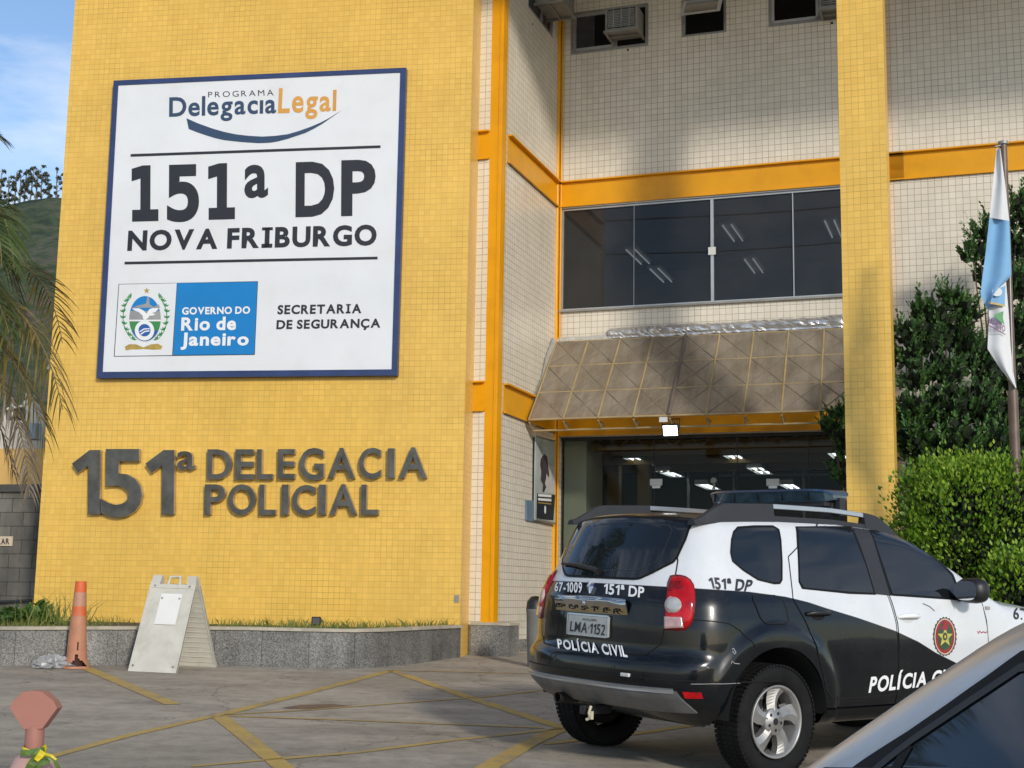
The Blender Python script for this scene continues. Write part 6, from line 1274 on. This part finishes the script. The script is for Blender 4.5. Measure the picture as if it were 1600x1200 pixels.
m = MB(); P = SK.hit_px(cR([(452, 545)]))[0]; m.lathe([(.001, .040), (.016, .036), (.022, .02), (.022, 0)], 20, M=np.array([[0, 0, -1], [0, 1, 0], [1, 0, 0]]), c=P); cobj('lock_button', m, 'chrome', chp)
# round crest on the front door
ce = lambda pts: [(1420+x/10, 940+y/10) for x, y in pts]
def em(pts, ml, off, nm='crest_shape'): 
    P = srf('', off)(*np.array(ce(pts)).T); m = MB(); c_ = P.mean(0); n = len(P); m.add(np.vstack([P, c_[None]]), [(i, (i+1) % n, n) for i in range(n)]); return cobj(nm, m, ml, PC, recalc=False)
gear = []
for k in range(48): r = 1.0 if k % 2 else .93; a = 2*math.pi*k/48; gear.append((555+190*r*math.cos(a), 545+312*r*math.sin(a)))
MT['crest_brown'] = plain('crest_brown', (.07, .045, .03), .4, 0, .2, 9); MT['crest_red'] = plain('crest_red', (.28, .02, .02), .4, 0, .12, 9); MT['crest_gold'] = plain('crest_gold', (.52, .44, .09), .4, 0, .12, 9); MT['crest_green'] = plain('crest_green', (.03, .08, .035), .4, 0, .3, 30); MT['crest_cream'] = plain('crest_cream', (.62, .5, .38), .4, 0, .05, 9)
em(gear, 'crest_brown', .0045, 'crest_ring'); em(ell(553, 545, 160, 280), 'crest_cream', .0052); em(ell(553, 545, 147, 262), 'crest_red', .0058); em([(470, 400), (520, 310), (585, 300), (600, 440), (500, 450)], 'purple', .0063)
em(ell(555, 540, 112, 215, 0, 360, 30), 'crest_green', .0064)
s5 = []
for k in range(10): r = 1 if k % 2 == 0 else .42; a = math.radians(-90+36*k); s5.append((555+125*r*math.cos(a), 555+165*r*math.sin(a)))
em(s5, 'crest_gold', .007, 'crest_star'); em(ell(553, 545, 36, 62), 'crest_green', .0076); em(ell(553, 548, 24, 40), 'crest_brown', .0081); em(ell(553, 548, 14, 26), 'crest_gold', .0084); em([(505, 430), (540, 300), (580, 310), (600, 420), (552, 450)], 'crest_red', .0079)
# tail lamps
tlp = px2(SK, c10([(318, 130), (370, 122), (420, 122), (480, 137), (530, 172), (562, 225), (578, 300), (580, 400), (570, 520), (552, 600), (525, 655), (475, 698), (380, 705), (250, 692), (248, 640), (256, 540), (264, 430), (275, 300), (290, 200)]), 'rear')
def wrap_patch(px, off, rings=8, bulge=0.0, mirror=False):
    """outline given on the corner of the car, followed round the curve"""
    B = densify_poly(px, 2.0); c = B.mean(0); n = len(B); q = np.vstack([c+(B-c)*(r/rings) for r in range(1, rings+1)]+[c[None]]); P = SK.hit_px(q); Nn = sh.normal(P); rr = np.concatenate([np.full(n, r/rings) for r in range(1, rings+1)]+[np.zeros(1)]); P = P+Nn*(off+bulge*(1-rr**3))[:, None]
    E2 = SK.hit_px(B)-sh.normal(SK.hit_px(B))*.003
    F = [((r-1)*n+i, (r-1)*n+(i+1) % n, r*n+(i+1) % n, r*n+i) for r in range(1, rings) for i in range(n)]+[(n*rings, i, (i+1) % n) for i in range(n)]; e0 = len(P); P = np.vstack([P, E2]); F += [((rings-1)*n+i, (rings-1)*n+(i+1) % n, e0+(i+1) % n, e0+i) for i in range(n)]
    if mirror: P = P*np.array([1, -1, 1])
    m = MB(); m.add(P, F, smooth=True); return m
tl = c10([(318, 130), (370, 122), (420, 122), (480, 137), (530, 172), (562, 225), (578, 300), (580, 400), (570, 520), (552, 600), (525, 655), (475, 698), (380, 705), (250, 692), (248, 640), (256, 540), (264, 430), (275, 300), (290, 200)])
for mir in (False, True):
    T = cobj('tail_lamp', wrap_patch(tl, .006, 8, .014, mir), 'red_dark')
    tlc = np.array(tl); cc_ = tlc.mean(0); cobj('red_lens', wrap_patch((tlc-cc_)*.93+cc_, .010, 8, .014, mir), 'red_lens', T)
    cobj('reverse_ring', wrap_patch(c10(ell(365, 443, 98, 94)), .020, 5, .006, mir), MT['crest_cream'] if False else plain('pale_pink_ring', (.62, .40, .38), .2, 0, .05, 9, coat=.5), T)
    cobj('reverse_lens', wrap_patch(c10(ell(365, 443, 84, 80)), .0225, 5, .006, mir), 'clear_lens', T)
    cobj('indicator_lens', wrap_patch(c10([(262, 560), (445, 560), (458, 675), (262, 682)]), .021, 5, .003, mir), plain('pink_clear_lens', (.42, .26, .25), .15, 0, .25, 30, coat=.8), T)
    cobj('brake_lens', wrap_patch(c10([(325, 195), (455, 195), (465, 290), (315, 300)]), .0215, 5, .003, mir), plain('deep_red_lens', (.20, .003, .005), .2, 0, .4, 40, coat=.2, spec=.25), T)
# bumper details
sk = px2(SK, cB([(140, 322), (400, 358), (700, 405), (1000, 445), (1105, 462), (1150, 488), (1150, 545), (1215, 610), (1285, 668), (1180, 655), (960, 612), (850, 598), (700, 562), (500, 535), (350, 512), (240, 490), (150, 410), (100, 332)]), 'rear')
half = sk[sk[:, 0] < .02]
skh = [(0.0, .545), (-.45, .545), (-.66, .545), (-.715, .533), (-.725, .500), (-.735, .455), (-.745, .410), (-.66, .405), (-.40, .402), (0.0, .402)]; skf = skh+[(-y, z) for y, z in skh[::-1]][1:-1]
cobj('skid_plate', SK.patch(np.array(skf), 'rear', 1, .010, 12), 'skid'); cobj('skid_plate_edge', SK.patch(np.array([(.70, .548), (-.70, .548), (-.70, .525), (.70, .525)]), 'rear', 1, .016, 4), 'silver')
for sg in (-1, 1): cobj('reflector', SK.patch(np.array([(sg*.775, .535), (sg*.868, .535), (sg*.868, .502), (sg*.775, .502)]) if False else np.array([(sg*.745, .534), (sg*.815, .534), (sg*.815, .500), (sg*.745, .500)]), 'rear', 1, .008, 4), 'red_lens')
lst = MB(); SK.strip([(.75, .60), (.4, .602), (0, .602), (-.4, .602), (-.80, .60)], 'rear', .006, 1, .003, mb=lst); SK.strip([(-.62, .588), (-.5, .592), (-.4, .592), (-.3, .592), (0, .592)], 'side', .006, -1, .003, mb=lst); cobj('bumper_gap', lst, 'gap')
sn = MB()
for y in (.28, -.30): P = SK.rear([(y, .645)], 1, .001)[0]; sn.lathe([(.001, .004), (.010, .004), (.013, 0)], 14, M=np.array([[0, 0, -1], [0, 1, 0], [1, 0, 0]]), c=P)
cobj('parking_sensor', sn, 'rail_plastic')
m = MB(); P = SK.rear([(-.40, .608)], 1, .002)[0]; m.box(P, (.02, .075, .022)); cobj('plate_lamp', m, 'lamp_white', bevel=.005)
m = MB(); m.tube([(-.45, .285, .40), (-.80, .285, .405)], .034, 18, cap=False); m.tube([(-.80, .285, .405), (-.795, .285, .405)], [.034, .027], 18, cap=False); m.tube([(-.55, .285, .40), (-.54, .285, .40)], .030, 18); cobj('exhaust_pipe', m, 'alloy_dark')
m = MB(); m.box((-.70, .015, .355), (.22, .055, .055)); cobj('tow_hitch', m, 'black', bevel=.006); m = MB(); m.tube([(-.80, -.06, .385), (-.82, -.065, .345), (-.80, -.06, .315), (-.81, -.03, .30)], .010, 6); m.box((-.80, -.06, .33), (.02, .03, .05)); cobj('tow_plug', m, plain('pale_plug', (.55, .5, .36), .5))
m = MB(); m.box((1.35, 0, .33), (2.0, .9, .10)); m.tube([(0, -.7, .33), (0, .7, .33)], .06, 10); cobj('underbody', m, 'well')
# roof rails
for sg in (-1, 1):
    P = lambda x, dz: np.array([x, sg*.592, np.interp(x, *sh.ro)-.045*(.592/.62)**2+dz])
    for (x0, x1, z0, z1) in ((-.47, .24, 0, 1), (1.14, 1.58, 1, 0)):
        m = MB(); V = []; n = 14
        for i in range(n+1):
            t = i/n; x = x0+(x1-x0)*t; hgt = .097*(sstep(t, -.02, .42) if z0 == 0 else 1-sstep(t, .25, 1.02)); a = P(x, -.03); b = P(x, .0+max(hgt, .002))
            for (dy, q) in ((.040, a), (.022, b), (-.020, b), (-.035, a)): V.append(q+np.array([0, sg*dy, 0]))
        m.add(V, [(4*i+k, 4*i+4+k, 4*i+4+(k+1) % 4, 4*i+(k+1) % 4) for i in range(n) for k in range(4)]); m.add(V[:4], [(0, 1, 2, 3)]); m.add(V[-4:], [(0, 1, 2, 3)]); cobj('rail_mount', m, 'rail_plastic', bevel=.006)
    m = MB(); V = []; n = 10
    for i in range(n+1):
        x = .20+1.0*i/n; q = P(x, .080)
        for dy, dz in ((.020, -.016), (.018, .016), (-.018, .016), (-.020, -.016)): V.append(q+np.array([0, sg*dy, dz]))
    m.add(V, [(4*i+k, 4*i+4+k, 4*i+4+(k+1) % 4, 4*i+(k+1) % 4) for i in range(n) for k in range(4)]); cobj('rail_bar', m, 'silver', bevel=.004)
    m = MB(); V = []
    for i in range(n+1):
        x = .20+1.0*i/n; q = P(x, .0)
        for dy, dz in ((.036, -.02), (.03, .018), (-.03, .018), (-.036, -.02)): V.append(q+np.array([0, sg*dy, dz]))
    m.add(V, [(4*i+k, 4*i+4+k, 4*i+4+(k+1) % 4, 4*i+(k+1) % 4) for i in range(n) for k in range(4)]); cobj('rail_base', m, 'rail_plastic')
# light bar
LBX = .935; lz = 1.757
def barloft(rows, n=28, y=.585):
    m = MB(); V = []
    for j in range(n+1):
        t = -1+2*j/n; e = (1-abs(t)**9)**.5 if abs(t) < 1 else 0.02; e = max(e, .05)
        for (dx, dz) in rows: V.append((LBX+dx*(e*.5+.5), y*t, lz+dz*(e*.6+.4)))
    k = len(rows); m.add(V, [(j*k+i, j*k+(i+1) % k, (j+1)*k+(i+1) % k, (j+1)*k+i) for j in range(n) for i in range(k)], smooth=False); m.add(V[:k], [tuple(range(k))]); m.add(V[-k:], [tuple(range(k))]); return m
MT['blue_top'] = plain('blue_bar_top', (.015, .045, .10), .3, 0, .2, 6, coat=.4); MT['blue_lens'] = plain('blue_smoke_lens', (.05, .085, .11), .12, 0, .35, 14, coat=.7)
LBp = cobj('light_bar', barloft([(-.15, .045), (-.13, .062), (.13, .062), (.15, .045)]), 'blue_top'); cobj('lens', barloft([(-.145, .044), (.145, .044), (.115, -.030), (-.115, -.030)], y=.58), 'blue_lens', LBp)
m = MB()
for y in (-.42, -.18, .05, .28, .48): m.box((LBX-.137, y, lz+.010), (.012, .006, .060))
cobj('lens_divider', m, 'trim', LBp); m = MB(); m.box((LBX, 0, lz-.042), (.21, 1.06, .03)); m.box((LBX, -.50, lz-.085), (.09, .08, .10)); m.box((LBX, .50, lz-.085), (.09, .08, .10)); m.box((LBX, -.585, lz-.06), (.06, .035, .12)); m.box((LBX, .585, lz-.06), (.06, .035, .12)); cobj('mounting', m, 'rail_plastic', LBp)
# door mirrors
for sg in (-1, 1):
    c_ = np.array([1.83, sg*.99, 1.155]); V = []; m = MB(); n = 18
    for j in range(9):
        ph = math.pi*j/8
        for k in range(n): a = 2*math.pi*k/n; V.append(c_+np.array([.085*math.cos(ph)*-1 if ph < math.pi/2 else -.085*math.cos(ph)*1.0, (.115*abs(math.cos(a))**.7*np.sign(math.cos(a)))*max(math.sin(ph), .02)**.6, (.088*abs(math.sin(a))**.7*np.sign(math.sin(a)))*max(math.sin(ph), .02)**.6]))
    m.add(V, [(j*n+k, j*n+(k+1) % n, (j+1)*n+(k+1) % n, (j+1)*n+k) for j in range(8) for k in range(n)], smooth=True); m.tube([(1.86, sg*.80, 1.09), (1.85, sg*.93, 1.12)], [.035, .028], 8); mo = cobj('door_mirror', m, 'black')
    th = np.linspace(0, 2*math.pi, 24, endpoint=False); m = MB(); m.add([c_+np.array([-.088, .09*abs(math.cos(a))**.7*np.sign(math.cos(a)), .066*abs(math.sin(a))**.7*np.sign(math.sin(a))]) for a in th], [tuple(range(24))]); cobj('mirror_glass', m, 'chrome', mo)
m = MB(); P = SK.side([(2.16, 1.03)], -1, .002)[0]; m.box(P, (.05, .02, .026)); P = SK.side([(2.16, 1.03)], 1, .002)[0]; m.box(P, (.05, .02, .026)); cobj('side_repeater', m, 'clear_lens', bevel=.006)
MT['scratch'] = plain('bare_scratch', (.34, .34, .34), .5, 0, .2, 20); MT['red_mark'] = plain('red_script_ink', (.35, .02, .04), .4, 0, .1, 9)
for pl in (c10([(948, 1045), (958, 1020), (985, 1044), (1035, 1047)]), c10([(958, 895), (975, 890), (998, 935), (985, 948), (962, 915)]), c10([(690, 1078), (715, 1088)])): cobj('paint_scratch', SK.strip(px2(SK, pl, 'side'), 'side', .004, -1, .003), 'scratch')
cobj('paint_scratch', SK.strip(px2(SK, [(1441, 943), (1452, 948), (1460, 955)], 'side'), 'side', .006, -1, .004), MT['rail_plastic'])
cobj('red_script', SK.strip(px2(SK, [(1526.5, 986), (1528, 990), (1530, 986), (1533, 989), (1536, 987), (1539, 989), (1541.5, 987)], 'side'), 'side', .008, -1, .004), 'red_mark')
cobj('bumper_edge', SK.strip([(-.64, .583), (-.5, .587), (-.4, .588), (-.34, .588)], 'side', .003, -1, .0045), 'scratch')
# wheels
for x in (0.0, 2.673):
    for sg in (-1, 1): wheel(PC, x, sg, .782, spin=.42)
# front end (out of the photograph): windscreen, lamps, grille
wsP = np.array([(1.60, -.56), (1.60, .56), (2.27, .66), (2.27, -.66)]); cobj('windscreen', SK.patch(wsP, 'top', 1, .003, 8), 'car_glass')
class _F: pass
def front_pts(q, off=0.0):
    q = np.asarray(q, float); n = len(q); C = np.stack([np.full(n, 3.9), q[:, 0], q[:, 1]], 1); Dv = np.zeros((n, 3)); Dv[:, 0] = -1; P, _ = sh.root(C, Dv, 0.0, 1.4, 200); return P+sh.normal(P)*off
def fpatch(nm, poly, ml):
    B = densify_poly(poly, .03); P = front_pts(B, .004); c_ = front_pts(B.mean(0)[None], .006); m = MB(); n = len(P); m.add(np.vstack([P, c_]), [(i, (i+1) % n, n) for i in range(n)], smooth=True); cobj(nm, m, ml)
for sg in (-1, 1): fpatch('headlamp', [(sg*.42, .90), (sg*.70, .92), (sg*.70, .78), (sg*.45, .76)], 'clear_lens')
fpatch('grille', [(-.36, .88), (.36, .88), (.30, .76), (-.30, .76)], 'black'); fpatch('bumper_intake', [(-.55, .62), (.55, .62), (.5, .46), (-.5, .46)], 'rail_plastic')
# ---------------------------------------------------------------- silver car close to the camera
FO = np.array([1.960, 1.229, 0.0]); FO[2] = gz(FO[0], FO[1]); FA = math.radians(107)
FM = np.array([[math.cos(FA), -math.sin(FA), 0], [math.sin(FA), math.cos(FA), 0], [0, 0, 1.0]])
SV = thing('parked_car', 'silver car with dark windows parked right beside the camera, only its front pillar in view', 'car', FO, M=mat4(FM, FO))
s2 = CarShape(
    side=[(.2, .72), (.3, .78), (.5, .83), (.75, .845), (.92, .825), (1.0, .79), (1.15, .70), (1.30, .61), (1.38, .56), (1.5, .50)],
    plan=[(-1, .92), (-.6, .95), (0, .98), (.8, 1), (1.8, .995), (2.3, .98), (2.8, .95), (3.3, .88)],
    rear=[(.2, -.6), (.4, -.78), (.6, -.82), (.9, -.78), (1.0, -.7), (1.2, -.3), (1.4, .1), (1.5, .2)],
    front=[(.2, 3.05), (.4, 3.2), (.6, 3.25), (.8, 3.15), (.95, 2.8), (1.5, 2.6)],
    roof=[(-1, .98), (-.55, 1.02), (-.3, 1.10), (.2, 1.34), (.6, 1.425), (1.0, 1.43), (1.3, 1.405), (1.6, 1.32), (2.15, .99), (2.3, .955), (2.8, .87), (3.2, .74)],
    wheels=[(0, .31), (2.5, .31)], flare=.0, low=.22, kr=.12, kt=.09)
s2.arch = .37; s2.rc = .10; s2.tr = (1.0, 5.0, 500)
K2 = Skin(s2, FM, FO)
MT['silver_paint'] = plain('silver_metallic_paint', (.56, .555, .54), .30, .45, .03, 3, coat=.45)
def sobj(n, m, ml, parent=SV, **k): return obj(n, m, MT[ml] if isinstance(ml, str) else ml, parent, local=True, **k)
sobj('body', s2.mesh(-.95, 3.4, (-.1, 2.6), step=.03, zc=.75), 'silver_paint')
wells(SV, s2, .84, .45)
pe = px2(K2, [(1317, 1213), (1350, 1189), (1387, 1165), (1419, 1145), (1451, 1123), (1483, 1101), (1515, 1078), (1548, 1055), (1578, 1033), (1598, 1019)], 'side')
dz = (pe[-1]-pe[0]); xs_ = [p for p in pe]
top_ = [(.95, 1.345), (.55, 1.34), (.25, 1.24), (.05, 1.10), (-.02, 1.0)]
fr_ = np.array([(2.02, .955)]+[tuple(p) for p in pe]+[t for t in top_ if t[0] < pe[-1][0]-.05]+[(.6, .935), (1.4, .925)])
gl = px2(K2, [(1368, 1210), (1400, 1184), (1434, 1158), (1464, 1138), (1494, 1118), (1522, 1099), (1548, 1082), (1575, 1064), (1599, 1048)], 'side')
gtop = [(.93, 1.305), (.55, 1.30), (.30, 1.20), (.12, 1.07), (.08, .985)]
gl_ = np.array([(1.93, .97)]+[tuple(p) for p in gl]+[t for t in gtop if t[0] < gl[-1][0]-.05]+[(.6, .955), (1.4, .945)])
for sg in (-1, 1):
    w_ = sobj('window_frame', K2.patch(fr_, 'side', sg, .004, 12), 'trim'); sobj('window', K2.patch(gl_, 'side', sg, .007, 12), 'car_glass', w_)
    sobj('window_moulding', K2.strip(gl_, 'side', .016, sg, .010, closed=True), plain('grey_rubber_moulding', (.03, .032, .034), .5, 0, .1, 5, spec=.3), w_)
    dv = MB(); q1 = px2(K2, [(1425, 1168), (1404, 1206)], 'side'); q1 = np.vstack([q1, [q1[1]+(q1[1]-q1[0])*.9]]); K2.strip(q1, 'side', .028, sg, .009, mb=dv); sobj('window_divider', dv, 'trim', w_); sobj('window_divider', K2.strip([(.98, .95), (.96, 1.31)], 'side', .05, sg, .009), 'trim', w_)
    g2 = MB(); K2.strip([(1.93, .93), (1.95, .6), (1.85, .30)], 'side', .006, sg, .003, mb=g2); K2.strip([(.98, .92), (.98, .30)], 'side', .006, sg, .003, mb=g2); K2.strip([(.1, .92), (.25, .6), (.4, .45)], 'side', .006, sg, .003, mb=g2); sobj('panel_gaps', g2, 'gap')
    for x in (1.12, .22):
        P = K2.side([(x, .80)], sg, .002)[0]; n3 = s2.normal(P[None])[0]; hm = MB(); hm.tube([P+np.array([-.09, 0, 0]), P+n3*.03+np.array([-.06, 0, 0]), P+n3*.03+np.array([.06, 0, 0]), P+np.array([.09, 0, 0])], .013, 8); sobj('handle', hm, 'silver_paint')
    hp = MB()
    sobj('tail_lamp', K2.patch(np.array([(sg*.42, .86), (sg*.70, .86), (sg*.70, .70), (sg*.45, .72)]), 'rear', 1, .006, 4), 'red_lens')
wsq = np.array([(1.32, -.50), (1.32, .50), (2.08, .62), (2.08, -.62)]); sobj('windscreen', K2.patch(wsq, 'top', 1, .003, 8), 'car_glass'); sobj('rear_window', K2.patch(np.array([(.20, -.42), (.20, .42), (-.26, .50), (-.26, -.50)]), 'top', 1, .003, 8), 'car_glass')
def sfront(nm, poly, ml):
    B = densify_poly(poly, .03); B = np.vstack([B, B.mean(0)[None]]); n = len(B); C = np.stack([np.full(n, 3.6), B[:, 0], B[:, 1]], 1); Dv = np.zeros((n, 3)); Dv[:, 0] = -1; P, _ = s2.root(C, Dv, 0.0, 1.4, 200); P = P+s2.normal(P)*.004; m = MB(); m.add(P, [(i, (i+1) % (n-1), n-1) for i in range(n-1)], smooth=True); sobj(nm, m, ml)
for sg in (-1, 1): sfront('headlamp', [(sg*.38, .68), (sg*.66, .70), (sg*.66, .58), (sg*.42, .56)], 'clear_lens')
sfront('grille', [(-.34, .66), (.34, .66), (.30, .56), (-.30, .56)], 'black'); sfront('bumper_intake', [(-.5, .46), (.5, .46), (.45, .34), (-.45, .34)], 'rail_plastic')
for sg in (-1, 1):
    m = MB(); c_ = np.array([1.72, sg*.90, .90]); m.lathe([(.001, -.06), (.06, -.055), (.085, -.02), (.08, .03), (.05, .07), (.001, .085)], 18, M=np.array([[0, 0, 1.0], [1.0, 0, 0], [0, .75, 0]]), c=c_); m.tube([(1.74, sg*.78, .89), c_-np.array([0, 0, .03])], .022, 6); sobj('door_mirror', m, 'silver_paint')
for x in (0.0, 2.5):
    for sg in (-1, 1): wheel(SV, x, sg, .72, r=.305, w=.19, rim=.20)
